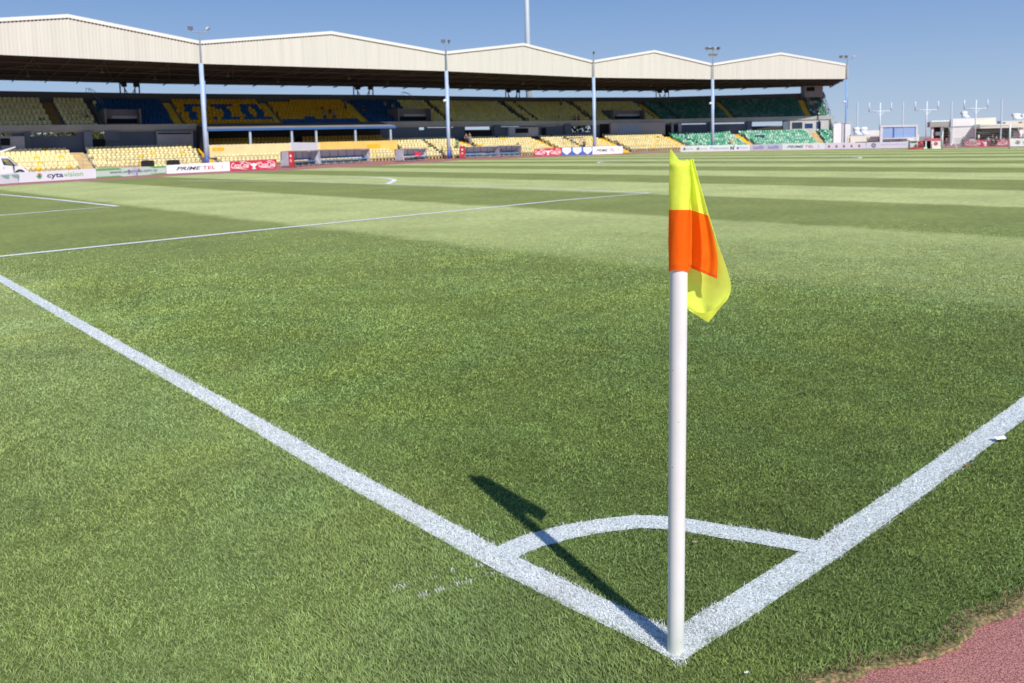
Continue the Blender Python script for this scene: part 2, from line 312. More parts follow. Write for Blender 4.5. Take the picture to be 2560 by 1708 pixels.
def blades():
    X = []; Y = []; Wd = []
    bands = [(1.55,2.6,1),(2.6,3.4,1),(3.4,4.6,1),(4.6,6.2,1),(6.2,8.5,1),(8.5,12,1),(12,16,1)]
    for r0, r1, _ in bands:
        rm = (r0+r1)/2; wd = .0021*max(1, rm/2.6)**.74
        dens = 43000*(.0021/wd)**2*(.9 if rm < 12 else .75)
        if rm < 3: dens = 52000
        a0, a1 = YAW-.78, YAW+.78
        n = int(dens*(a1-a0)/2*(r1**2-r0**2)); r = np.sqrt(rng.uniform(r0**2, r1**2, n)); a = rng.uniform(a0, a1, n)
        X.append(CP[0]+r*np.cos(a)); Y.append(CP[1]+r*np.sin(a)); Wd.append(np.full(n, wd)*rng.uniform(.7, 1.3, n))
    x = np.concatenate(X); y = np.concatenate(Y); wd = np.concatenate(Wd)
    s = side_in(x, y); keep = (s > .0+.022*vnoise(x, y, 14, 8)) & ((s > .02) | (rng.random(len(x)) < .45+s*20)); x = x[keep]; y = y[keep]; wd = wd[keep]; s = s[keep]
    dd_ = np.hypot(x-CP[0], y-CP[1]); keep = rng.random(len(x)) < np.clip(1.0-(dd_-8.0)/8.0+(vnoise(x, y, 1.6, 50)-.5)*.5, 0, 1); x = x[keep]; y = y[keep]; wd = wd[keep]; s = s[keep]
    # keep the foot of the flag pole clear
    keep = np.hypot(x-.072, y-.102) > .0245; x = x[keep]; y = y[keep]; wd = wd[keep]; s = s[keep]
    n = len(x); dist = np.hypot(x-CP[0], y-CP[1])
    ins, kk, dd, faint = paint_amount(x, y)
    h = rng.uniform(.008, .0155, n)*(1+.10*np.minimum(dist, 12)/6)*(.75+.5*vnoise(x, y, 5, 9)); h *= np.where(s < .08, 1.25, 1)*np.clip(1.35-dist/16, .45, 1)
    # mown direction alternates with the stripes (lean along +-Y)
    ph = np.sin((x+(vnoise(x, y, 1.3, 11)-.5)*.6-.35)*math.pi/5.5)
    light = 1/(1+np.exp(ph*9)); light = np.where(x < .35, 1/(1+np.exp((x-.12+(vnoise(x, y, 2.2, 12)-.5)*.3)*9)), light)
    lean = rng.uniform(.3, 1.5, n)*h; th = rng.uniform(0, 2*math.pi, n)
    lx = lean*np.cos(th); ly = lean*np.sin(th)+(light*2-1)*.45*h
    fa = rng.uniform(0, math.pi, n); wx = np.cos(fa)*wd/2; wy = np.sin(fa)*wd/2
    B = np.stack([x, y, np.zeros(n)], -1); T = B+np.stack([lx, ly, h], -1); M = B+np.stack([lx*.35, ly*.35, h*.6], -1)
    Wv = np.stack([wx, wy, np.zeros(n)], -1)
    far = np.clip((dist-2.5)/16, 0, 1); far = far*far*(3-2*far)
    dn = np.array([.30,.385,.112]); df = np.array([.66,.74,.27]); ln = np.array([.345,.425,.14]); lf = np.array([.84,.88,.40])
    cd_ = dn*(1-far[:, None])+df*far[:, None]; cl = ln*(1-far[:, None])+lf*far[:, None]  # paler further out: grazing sheen put into the blade colours
    yf = np.clip((y-.2)/3.5, 0, 1); cd_ = cd_*(1+.42*yf*yf*(3-2*yf))[:, None]  # dark-band blades brighten away from the touchline: light falloff painted in
    c = cd_*(1-light[:, None])+cl*light[:, None]  # stripe contrast from blade lean is painted as two colours
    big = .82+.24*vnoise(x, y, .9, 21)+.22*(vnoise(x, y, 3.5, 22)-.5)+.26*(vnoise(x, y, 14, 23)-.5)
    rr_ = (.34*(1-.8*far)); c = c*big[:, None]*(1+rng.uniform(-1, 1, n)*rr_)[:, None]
    yel = (rng.random(n) < .05*(1-far)); c[yel] = c[yel]*np.array([1.25, 1.08, .8])
    gr = vnoise(x, y, 2.5, 26)[:, None]*.6+rng.random(n)[:, None]*.4; c = c*(np.array([1.02, 1.0, .80])*(1-gr)+np.array([.84, .99, 1.15])*gr)
    dry = (s < .05) & (rng.random(n) < np.clip(.5-s*10, 0, .6)) & (s > -1); c[dry] = np.array([.33,.24,.12])*rng.uniform(.5, 1.3, dry.sum())[:, None]
    straw = rng.random(n) < .002*(1-far); c[straw] = np.array([.42,.36,.2])
    pw = np.clip(1.0-(dd > .043)*.35, .3, 1)
    wh = np.array([.90,.905,.90])*rng.uniform(.70, 1.08, n)[:, None]*(.90+.16*vnoise(x, y, 8, 31))[:, None]
    someg = ins & (rng.random(n) > pw-.05+.0*x)
    cw = np.where(someg[:, None], c*.6+wh*.4, wh)
    ins2 = ins | (faint & (rng.random(n) < .65))
    res = []
    for nm, sel, k in [('grass', ~ins2, 0), ('goal_line', ins2 & (kk == 1), 1), ('touchline', ins2 & (kk == 2), 2), ('corner_arc_line', ins2 & (kk == 3), 3), ('penalty_area_line', ins2 & (kk == 4), 4), ('goal_area_line', ins2 & (kk == 5), 5)]:
        i = np.where(sel)[0]; m = len(i)
        if m == 0: continue
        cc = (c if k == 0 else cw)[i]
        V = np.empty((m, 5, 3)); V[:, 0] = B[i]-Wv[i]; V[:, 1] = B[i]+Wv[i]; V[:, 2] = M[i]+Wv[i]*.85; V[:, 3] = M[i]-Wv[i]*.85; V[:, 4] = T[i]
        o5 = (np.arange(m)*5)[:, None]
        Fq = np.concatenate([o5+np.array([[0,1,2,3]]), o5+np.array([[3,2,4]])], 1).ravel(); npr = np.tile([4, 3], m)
        C = np.empty((m, 5, 3)); C[:, 0] = cc*.22; C[:, 1] = cc*.22; C[:, 2] = cc*.95; C[:, 3] = cc*.95; C[:, 4] = cc*1.15; C = np.clip(C, 0, 1)  # blade feet darkened: shade between blades painted into the colour
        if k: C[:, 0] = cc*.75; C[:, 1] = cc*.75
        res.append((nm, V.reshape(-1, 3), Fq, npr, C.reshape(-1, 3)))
    return res
BLADE = mat_attr('grass_blade', rough=.55, spec=.25, transl=.12)
PBLADE = mat_attr('painted_blade', rough=.8, spec=.2, transl=.12)
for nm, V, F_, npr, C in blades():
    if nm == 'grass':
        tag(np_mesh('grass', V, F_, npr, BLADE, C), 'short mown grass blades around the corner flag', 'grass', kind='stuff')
    else:
        base = bpy.data.objects[nm]; tmp = np_mesh('tmp', V, F_, npr, PBLADE, C)
        # join base strip and its painted blades into one mesh
        me = tmp.data; bm_v = [tuple(v.co) for v in base.data.vertices]; nb = len(bm_v); V2 = np.concatenate([V, np.array(bm_v)]); fl = []; nn = []
        for p in base.data.polygons: fl += [i+len(V) for i in p.vertices]; nn.append(len(p.vertices))
        C2 = np.concatenate([C, np.full((nb, 3), .5)]); mi = [0]*len(npr)+[1]*len(nn)
        old = base.data; bpy.data.objects.remove(tmp); bpy.data.objects.remove(base)
        tag(np_mesh(nm, V2, np.concatenate([F_, np.array(fl)]), np.concatenate([npr, nn]), [PBLADE, PAINT_NEAR if nm in ('touchline', 'corner_arc_line', 'goal_line') else PAINT], C2, mi=mi), kind='structure')
# dry soil fringe between turf and track
fr = MB(); FN = [p for p in NE if -6 < p[0] < 6]
def fw(x, y): return .0+.035*max(0, float(vnoise(x, y, 8, 40))-.5)+.008*float(vnoise(x, y, 33, 41))
fr.add([(x, y+.06, .0015) for x, y in FN]+[(x, y+.004, .0005) for x, y in FN]+[(x, y-fw(x, y), -.0095) for x, y in FN], [(i, i+1, len(FN)+i+1, len(FN)+i) for i in range(len(FN)-1)]+[(len(FN)+i, len(FN)+i+1, 2*len(FN)+i+1, 2*len(FN)+i) for i in range(len(FN)-1)])
def soil_mat():
    m = bpy.data.materials.new('dry_soil'); m.use_nodes = True; nt = m.node_tree; N = nt.nodes; L = nt.links; b = N['Principled BSDF']
    tc = N.new('ShaderNodeTexCoord'); n = N.new('ShaderNodeTexNoise'); n.inputs['Scale'].default_value = 75; n.inputs['Detail'].default_value = 6; L.new(tc.outputs['Object'], n.inputs['Vector'])
    cr = N.new('ShaderNodeValToRGB'); e = cr.color_ramp.elements; e[0].position = .38; e[0].color = (.07,.075,.028,1); e[1].position = .68; e[1].color = (.38,.23,.13,1); q = e.new(.52); q.color = (.21,.15,.07,1)
    L.new(n.outputs['Fac'], cr.inputs[0]); L.new(cr.outputs[0], b.inputs['Base Color']); b.inputs['Roughness'].default_value = .95
    bp = N.new('ShaderNodeBump'); bp.inputs['Strength'].default_value = .8; bp.inputs['Distance'].default_value = .006; L.new(n.outputs['Fac'], bp.inputs['Height']); L.new(bp.outputs[0], b.inputs['Normal']); return m
tag(fr.build('soil_fringe', soil_mat()), kind='structure')

exec_stage = 1
# ------------------------------------------------------------------ corner flag
_pv = ray(1694, 1000); BV = Vector((float(_pv[0]), float(_pv[1]), 0)).normalized(); RV = Vector((BV.y, -BV.x, 0)); PB = Vector((.072, .102, 0)); PXM = 859.
def fp(x, y, away=0.0):
    """flag space: photo-plane coordinates measured on the pole (right, up) plus distance behind the pole axis"""
    d = Vector([float(c) for c in ray(x, y)]); c = Vector([float(q) for q in CP]); t = (PB+BV*away-c).dot(BV)/d.dot(BV)
    return c+d*t-PB
cf = empty('corner_flag', PB, 0, 'white corner post with a limp fluorescent yellow and orange flag on the grass corner', 'corner flag')
pm = mat('white_plastic_pole', (.80,.80,.775), .34, .05, 14, spec=.5)
_N = pm.node_tree.nodes; _L = pm.node_tree.links; _b = _N['Principled BSDF']; _src = _b.inputs['Base Color'].links[0].from_socket
_tc = _N.new('ShaderNodeTexCoord'); _n = _N.new('ShaderNodeTexNoise'); _n.inputs['Scale'].default_value = 95; _n.inputs['Detail'].default_value = 2; _L.new(_tc.outputs['Object'], _n.inputs['Vector'])
_r1 = _N.new('ShaderNodeMapRange'); _r1.inputs[1].default_value = .73; _r1.inputs[2].default_value = .78; _L.new(_n.outputs['Fac'], _r1.inputs[0]); _m1 = _N.new('ShaderNodeMixRGB'); _m1.inputs[2].default_value = (.16,.14,.12,1); _L.new(_r1.outputs[0], _m1.inputs[0]); _L.new(_src, _m1.inputs[1])
_sp2 = _N.new('ShaderNodeSeparateXYZ'); _L.new(_tc.outputs['Object'], _sp2.inputs[0]); _r2 = _N.new('ShaderNodeMapRange'); _r2.inputs[1].default_value = .0; _r2.inputs[2].default_value = .09; _r2.inputs[3].default_value = .38; _r2.inputs[4].default_value = 0; _L.new(_sp2.outputs['Z'], _r2.inputs[0])
_m2 = _N.new('ShaderNodeMixRGB'); _m2.inputs[2].default_value = (.42,.44,.28,1); _L.new(_r2.outputs[0], _m2.inputs[0]); _L.new(_m1.outputs[0], _m2.inputs[1]); _L.new(_m2.outputs[0], _b.inputs['Base Color'])
def PR(y):  # pole radius from its measured width
    return (20.6+1.9*min(1, (1632-y)/900))*(Vector([float(q) for q in fp(1700, y)])-Vector([float(q) for q in fp(1600, y)])).length/100
PXM = 1/((fp(1700, 700)-fp(1600, 700)).length/100)
pb = MB(); ys = [1650,1632,1400,1100,800,640,520,410]; pb.tube([fp(1689+10*(1632-y)/1234, y) for y in ys], [PR(y) for y in ys], 40)
pb.build('pole', pm, cf, smooth=True)
cap = None
YEL = mat('fluorescent_yellow_cloth', (.87,.97,.14), .9, .05, 60, transl=.45, bump=.1, glow=.16, spec=.08); ORA = mat('fluorescent_orange_cloth', (1.0,.19,.012), .9, .05, 60, transl=.42, bump=.1, glow=.16, spec=.08)  # faint self-glow added so the cloth looks brighter in the sun
# sleeve
def sleeve():
    n = 56; V = []; F = []; MI = []; rows = [679,672,668,664,655,630,600,570,545,530,526.5,525,510,480,450,430,415,405]
    for j, y in enumerate(rows):
        for k in range(n):
            th = 2*math.pi*k/n; ca, sa = math.cos(th), math.sin(th)   # ca right, sa away
            r = 25.0/PXM+.0006*math.sin(3*th+y*.02)+.0005*math.sin(6*th+y*.045)+.0003*math.sin(y*.16+2*th)+(.0006 if y in (525, 526.5, 664, 668) else 0)
            if y > 674: r += .0006
            yy = y+(3.0*math.sin(th*1+.4) if y > 660 else 0)
            if y <= 430:                                     # rim rises to a folded peak at the back left
                g = max(0, math.cos(th-math.radians(150)))**6; f = (430-y)/25; yy = y-f*30*g-f*4*sa
            xc = 1689+10*(1632-yy)/1234; V.append(fp(xc+ca*r*PXM*(1+.03*(ca < 0)), yy, sa*r))
    for j in range(len(rows)-1):
        for k in range(n): F.append((j*n+k, j*n+(k+1)%n, (j+1)*n+(k+1)%n, (j+1)*n+k)); MI.append(1 if rows[j] > 526 else 0)
    V.append(fp(1699, 402, 0)); c = len(V)-1; top = (len(rows)-1)*n
    for k in range(n): F.append((top+k, top+(k+1)%n, c)); MI.append(0)
    b = MB(); b.add(V, F); b.m = MI; return b.build('flag_sleeve', [YEL, ORA], cf, smooth=True)
sleeve()
def catmull(P, n):
    P = [np.array(p, float) for p in P]; P = [2*P[0]-P[1]]+P+[2*P[-1]-P[-2]]; out = []
    m = len(P)-3
    for i in range(n):
        t = i/(n-1)*m; k = min(int(t), m-1); t -= k; a, b, c, d = P[k:k+4]
        out.append(.5*((2*b)+(-a+c)*t+(2*a-5*b+4*c-d)*t*t+(-a+3*b-3*c+d)*t**3))
    return out
def cloth_grid(Lc, Rc, nr, nc, off):
    Ls = catmull(Lc, nr); Rs = catmull(Rc, nr); V = []
    for j in range(nr):
        for i in range(nc):
            t = i/(nc-1); p = Ls[j]*(1-t)+Rs[j]*t; x, y, a = p; x2, y2, a2 = off(t, j/(nr-1), x, y, a); V.append((x2, y2, a2))
    return V
nr, nc = 60, 26
def offA(t, v, x, y, a):
    fold = .013*math.sin(t*7.5+v*1.2)*(.35+v)*math.sin(math.pi*min(1, t*1.0+.02))+.005*math.sin(t*16+v*3+1)*(.2+v)+.0015*math.sin(v*23+t*9)
    sag = 26*(v**5)*(math.sin(math.pi*t*.55)**2)
    return x, y+sag*.75*(1 if v > .6 else 0)*0+0, a+fold-.014*v*t
A_L = [(1721,402,.010),(1720,470,.018),(1719,521,.022),(1718,580,.024),(1718,630,.024),(1718,665,.022)]
A_R = [(1731,398,.012),(1752,475,.015),(1770,537,.012),(1786,600,.004),(1794,650,-.004),(1793,696,-.010)]
VA = cloth_grid(A_L, A_R, nr, nc, offA)
b = MB(); F = []; MI = []
for j in range(nr-1):
    for i in range(nc-1):
        F.append((j*nc+i, j*nc+i+1, (j+1)*nc+i+1, (j+1)*nc+i)); x, y, a = VA[j*nc+i]; MI.append(1 if y > 521+14*((x-1724)/46) else 0)
b.add([fp(*p) for p in VA], F); b.m = MI
ca_ = b.build('flag_cloth', [YEL, ORA], cf, smooth=True)
def offB(t, v, x, y, a):
    return x, y, a+.020*math.sin(math.pi*t)*(1-.6*v)+.006*math.sin(t*11+v*3)*(1-v*.3)
B_L = [(1700,402,.030),(1699,500,.032),(1697,600,.034),(1690,660,.036),(1671,718,.036),(1684,752,.03),(1722,774,.012),(1768,804,-.006)]
B_R = [(1732,397,.014),(1759,495,.022),(1791,603,.020),(1811,658,.012),(1826,712,.004),(1820,744,-.004),(1800,768,-.010),(1772,805,-.010)]
VB = cloth_grid(B_L, B_R, nr, nc, offB)
b = MB(); F = []
for j in range(nr-1):
    for i in range(nc-1): F.append((j*nc+i, j*nc+i+1, (j+1)*nc+i+1, (j+1)*nc+i))
b.add([fp(*p) for p in VB], F); cb = b.build('flag_cloth', [YEL, ORA], cf, smooth=True)
# turned-up lower hem, seen from outside in the sun
C_U = [(1722,773,-.004),(1745,781,-.016),(1770,780,-.024),(1797,764,-.022),(1822,735,-.008)]
C_D = [(1722,776,-.004),(1748,791,-.014),(1770,806,-.018),(1798,769,-.018),(1824,737,-.008)]
U = catmull(C_U, 20); Dn = catmull(C_D, 20); Dn = [np.array([1722+(1770-1722)*k/10, 776+(806-776)*k/10, -.008-.010*k/10]) if k <= 10 else np.array([1770+(1824-1770)*(k-10)/9, 806-(806-737)*(k-10)/9, -.018+.010*(k-10)/9]) for k in range(20)]
b = MB(); b.add([fp(*p) for p in U]+[fp(*p) for p in Dn], [(i, i+1, 21+i, 20+i) for i in range(19)]); b.build('flag_hem', YEL, cf, smooth=True)
# hem of the orange field and the seams
sm = MB()
for k, (o1, rr) in enumerate(((-5, .0008), (0, .0012))):
    sm.tube([fp(VA[(nr-1)*nc+i][0], VA[(nr-1)*nc+i][1]+o1, VA[(nr-1)*nc+i][2]-.0012) for i in range(nc)], rr, 6)
sm.build('flag_hem', mat('orange_thread', (.75,.08,.01), .7), cf, smooth=True)
sm = MB(); sm.tube([fp(p[0], p[1], p[2]) for p in [VB[j*nc+nc-1] for j in range(0, nr-1)]], .0011, 6); sm.build('flag_hem', YEL, cf, smooth=True)

# small litter on the grass
def litter(u, v, name, label, cat, m, s, crumple=.35, stretch=1.0):
    P = G(u, v); e = MB(); n = 7; vs = []
    for j in range(n):
        for i in range(n):
            a = (i/(n-1)-.5)*stretch; b_ = j/(n-1)-.5; k = 1-.35*abs(a*b_)*4*random.random()
            vs.append((a*s*k, b_*s*.55*k, .018+s*crumple*random.random()*(.4+abs(a))))
    e.add(vs, [(j*n+i, j*n+i+1, (j+1)*n+i+1, (j+1)*n+i) for j in range(n-1) for i in range(n-1)])
    o = e.build(name, m, loc=(P[0], P[1], 0)); o.rotation_euler = (0, 0, YAW-math.pi/2+.15); return tag(o, label, cat)
litter(2500, 1106, 'paper_scrap', 'crumpled white paper scrap lying beside the right touchline', 'litter', mat('paper', (.85,.82,.83), .7), .055, .25, 1.1)
litter(2416, 1174, 'dry_leaf', 'small brown dry leaf on the grass below the touchline', 'leaf', mat('brown_leaf', (.28,.12,.06), .8), .026)
litter(1738, 1368, 'dry_leaf', 'pale tan dried tuft inside the corner arc right of the pole', 'leaf', mat('tan_leaf', (.36,.28,.16), .8), .02)
litter(1866, 1697, 'pebble', 'little white pebble near the bottom edge of the turf', 'pebble', mat('pebble', (.62,.65,.66), .5), .014, .3)

# ================================================================== the grandstand
H0 = 11.5
PP = [G(501,159.5,H0)[:2], G(1113,178,H0)[:2], G(1481,194,H0)[:2], G(1779,198.5,H0)[:2], G(2116,197.5,H0)[:2]]
R1 = G(177,145,H0)[:2]; P0 = 2*R1-PP[0]
Pm = P0+(P0-PP[0]); PL = [Pm, P0]+PP; NB = len(PL)-1            # bay i runs from PL[i] to PL[i+1]
def nrm(v): return v/np.linalg.norm(v)
_n = [];
for i in range(NB): t = nrm(PL[i+1]-PL[i]); _n.append(np.array([-t[1], t[0]]))
MIT = []
for i in range(NB+1):
    a = _n[max(i-1, 0)]; b_ = _n[min(i, NB-1)]; m_ = nrm(a+b_); MIT.append(m_/(m_@a))
MIT[NB] = (G(2074, 213, 11.2)[:2]-PL[NB])/19.4
def S(s, d, z=0.0):
    i = min(max(int(math.floor(s)), 0), NB-1); t = s-i
    p = (PL[i]+MIT[i]*d)*(1-t)+(PL[i+1]+MIT[i+1]*d)*t
    return (p[0], p[1], z)
def dz(s): return float(np.interp(s, [0, 1, 3, 5, 6], [-.2, -.06, .28, .48, .5]))
def ql(s): return float(np.interp(s, [0, 1, 3, 5, 6], [-1.0, -.82, -.15, .0, .05]))
def SU(u, d, z=4.0):
    lo, hi = 0.0, float(NB)+.3
    for _ in range(40):
        m_ = (lo+hi)/2
        if proj(S(m_, d, z))[0] < u: lo = m_
        else: hi = m_
    return (lo+hi)/2
ST = empty('grandstand', S(3.5, 0), 0, 'long two tier grandstand with cream gabled roof fascia and yellow, blue and green seats', 'grandstand')
ST.location = (0, 0, 0)
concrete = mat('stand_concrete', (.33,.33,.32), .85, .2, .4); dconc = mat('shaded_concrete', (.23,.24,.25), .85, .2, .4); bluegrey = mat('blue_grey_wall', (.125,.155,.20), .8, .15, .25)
parapet = mat('parapet_concrete', (.40,.42,.40), .8, .15, .3); cream = mat('cream_corrugated_steel', (.67,.645,.56), .5, .07, .25, streak=True); creamtrim = mat('cream_trim', (.80,.78,.72), .5, .04, .2)
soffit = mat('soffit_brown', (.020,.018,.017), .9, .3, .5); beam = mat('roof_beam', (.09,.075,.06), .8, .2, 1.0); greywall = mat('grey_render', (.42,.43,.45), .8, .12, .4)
def srange(s0, s1, step=.25):
    k = sorted(set([s0, s1]+[x for x in np.arange(0, NB+1, step) if s0 < x < s1])); return k
def prism(b, s0, s1, prof, mi=0, step=.25, caps=True):
    """sweep a closed (d, z) profile along the stand between s0 and s1"""
    ss = srange(s0, s1, step); n = len(prof); vs = []
    for s in ss: vs += [S(s, d, z) for d, z in prof]
    fs = [(j*n+i, j*n+(i+1)%n, (j+1)*n+(i+1)%n, (j+1)*n+i) for j in range(len(ss)-1) for i in range(n)]
    if caps: fs += [tuple(range(n-1, -1, -1)), tuple((len(ss)-1)*n+i for i in range(n))]
    return b.add(vs, fs, mi)
def bar(b, s0, s1, d0, d1, z0, z1, mi=0):
    ss = srange(s0, s1); vs = []
    for s in ss:
        q = dz(s) if z0 > 1 else 0; q1 = dz(s) if z1 > 1 else 0
        vs += [S(s, d0, z0+q), S(s, d1, z0+q), S(s, d1, z1+q1), S(s, d0, z1+q1)]
    fs = [(j*4+i, j*4+(i+1)%4, (j+1)*4+(i+1)%4, (j+1)*4+i) for j in range(len(ss)-1) for i in range(4)]+[(3,2,1,0), tuple((len(ss)-1)*4+i for i in range(4))]
    return b.add(vs, fs, mi)
SEND = NB-.28                       # right end of the seating
SEND = SU(2078, 10.3, 5)
LROWS = 9; LD0, LT, LZ0, LR = 1.5, .95, .12, .28
UROWS = 10; UD0, UT, UZ0, UR = 10.9, .82, 4.45, .375
# terraces
def terrace(name, rows, d0, t, z0, r, s0, s1, m, back):
    prof = []
    vs = []; fs = []; ss = srange(s0, s1); 
    for s in ss:
        q = dz(s) if z0 > 1 else ql(s); pts = [(d0-.35, z0-.2+q if z0 > 1 else -.9)]
        for i in range(rows): pts += [(d0-.35+i*t, z0+i*r+q), (d0-.35+(i+1)*t, z0+i*r+q)]
        pts += back(q); vs += [S(s, d, z) for d, z in pts]; n = len(pts)
    fs = [(j*n+i, j*n+i+1, (j+1)*n+i+1, (j+1)*n+i) for j in range(len(ss)-1) for i in range(n-1)]
    fs += [tuple(range(n-1, -1, -1)), tuple((len(ss)-1)*n+i for i in range(n))]
    b = MB(); b.add(vs, fs); return b.build(name, m, ST)
terrace('lower_terrace', LROWS, LD0, LT, LZ0, LR, .3, SEND, concrete, lambda q: [(LD0-.35+LROWS*LT, 2.4+q), (10.5, 2.4+q), (10.5, -.9)])
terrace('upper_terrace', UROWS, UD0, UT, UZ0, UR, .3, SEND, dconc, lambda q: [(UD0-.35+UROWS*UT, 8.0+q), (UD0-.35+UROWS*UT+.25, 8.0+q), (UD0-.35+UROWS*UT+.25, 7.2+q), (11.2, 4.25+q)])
b = MB(); bar(b, .3, SEND, 19.05, 19.3, 7.6, 9.35); b.build('back_parapet', mat('dark_parapet', (.10,.11,.12), .85, .2, .3), ST)
b = MB(); bar(b, .3, SU(2086, 10.2, 4.8), 10.15, 10.4, 4.38, 5.02); bar(b, .3, SEND, 10.42, 11.3, 4.2, 4.42); b.build('balcony_parapet', parapet, ST)
# concourse wall with openings to the daylight behind
OPEN = [(0,30,332,340),(66,90,331,340.5),(92,148,331,340),(150,192,331,339),(228,262,329,347),(1048,1062,313,325),(1068,1135,312.5,319.5),(1163,1226,311,324.5),(1253,1300,311,317.2),(1341,1392,309,315.5),(1428,1478,309.5,330),(1703,1766,306,311.2),(1785,1862,304.8,310),(1880,1957,303,315)]
def zat(s, d, v):
    a = proj(S(s, d, 3.0)); c = proj(S(s, d, 5.0)); return 3.0+2.0*(v-a[1])/(c[1]-a[1])
b = MB(); WD = 10.45; cur = .3
def wallrun(b, s0, s1, z0, z1):
    if s1-s0 < 1e-4: return
    ss = srange(s0, s1); vs = []
    for s in ss: vs += [S(s, WD, z0), S(s, WD+.25, z0), S(s, WD+.25, z1), S(s, WD, z1)]
    b.add(vs, [(j*4+i, j*4+(i+1)%4, (j+1)*4+(i+1)%4, (j+1)*4+i) for j in range(len(ss)-1) for i in range(4)]+[(3,2,1,0), tuple((len(ss)-1)*4+i for i in range(4))])
for u0, u1, vt, vb in OPEN:
    s0, s1 = SU(u0, WD, 4), SU(u1, WD, 4); sm_ = (s0+s1)/2; zt, zb = zat(sm_, WD, vt), zat(sm_, WD, vb)
    wallrun(b, cur, s0, .9, 4.35+dz(sm_)); wallrun(b, s0, s1, .9, zb)
    if zt < 4.3+dz(sm_): wallrun(b, s0, s1, zt, 4.35+dz(sm_))
    cur = s1
wallrun(b, cur, SEND, .9, 4.85); b.build('concourse_wall', bluegrey, ST)
# rooms, doors, stair soffits and piers standing in front of that wall: (u0, u1, v top, v bottom, depth proud, material, name)
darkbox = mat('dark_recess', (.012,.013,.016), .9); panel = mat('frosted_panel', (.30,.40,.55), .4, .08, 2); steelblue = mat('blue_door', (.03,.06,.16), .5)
def on_wall(u0, u1, vt, vb, pr, m, name, d=None):
    d = WD-pr if d is None else d
    s0, s1 = SU(u0, d, 4), SU(u1, d, 4); sm_ = (s0+s1)/2; b = MB(); zt, zb = zat(sm_, d, vt), zat(sm_, d, vb); ss = srange(s0, s1); vs = []
    for s in ss: vs += [S(s, d, zb), S(s, d+.12+pr*.8, zb), S(s, d+.12+pr*.8, zt), S(s, d, zt)]
    b.add(vs, [(j*4+i, j*4+(i+1)%4, (j+1)*4+(i+1)%4, (j+1)*4+i) for j in range(len(ss)-1) for i in range(4)]+[(3,2,1,0), tuple((len(ss)-1)*4+i for i in range(4))]); return b.build(name, m, ST)
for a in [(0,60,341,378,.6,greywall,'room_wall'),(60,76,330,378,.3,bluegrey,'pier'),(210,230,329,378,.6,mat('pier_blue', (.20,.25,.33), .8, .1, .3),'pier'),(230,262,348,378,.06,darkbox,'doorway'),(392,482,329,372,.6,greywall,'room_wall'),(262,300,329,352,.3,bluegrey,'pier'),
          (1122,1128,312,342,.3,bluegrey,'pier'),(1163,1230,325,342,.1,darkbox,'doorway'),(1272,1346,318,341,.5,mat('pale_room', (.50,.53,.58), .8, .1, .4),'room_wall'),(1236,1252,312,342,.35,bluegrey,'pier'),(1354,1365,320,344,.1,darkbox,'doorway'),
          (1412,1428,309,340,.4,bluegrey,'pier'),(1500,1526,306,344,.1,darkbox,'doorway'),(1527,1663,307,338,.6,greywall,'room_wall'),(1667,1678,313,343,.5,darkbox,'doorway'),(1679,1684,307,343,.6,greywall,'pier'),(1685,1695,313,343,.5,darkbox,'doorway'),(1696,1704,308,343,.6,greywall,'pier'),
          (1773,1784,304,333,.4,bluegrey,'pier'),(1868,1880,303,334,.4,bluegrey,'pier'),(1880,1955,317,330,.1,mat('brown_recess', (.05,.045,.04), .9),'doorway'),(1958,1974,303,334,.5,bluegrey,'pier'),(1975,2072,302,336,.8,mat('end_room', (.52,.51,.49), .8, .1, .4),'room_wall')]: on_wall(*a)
def proud(u0, u1, vt, vb, d, m, name): return on_wall(u0, u1, vt, vb, 0, m, name, d)
proud(0, 24, 346, 364, 9.8, darkbox, 'window'); proud(1289, 1321, 321, 333, 9.85, darkbox, 'window'); proud(1547, 1597, 314, 333, 9.8, panel, 'window')
proud(1980, 2006, 306, 322, 9.6, glass_d, 'window'); proud(2012, 2032, 309, 321, 9.6, mat('window_blue', (.02,.05,.15), .2), 'window'); proud(2041, 2052, 304, 333, 9.6, steelblue, 'door'); proud(395, 478, 332, 335.5, 9.8, darkbox, 'window')
# banner and roof bits above the concourse opening
proud(1345, 1402, 309.5, 313, 10.3, mat('maroon_banner', (.12,.02,.03), .8), 'banner')
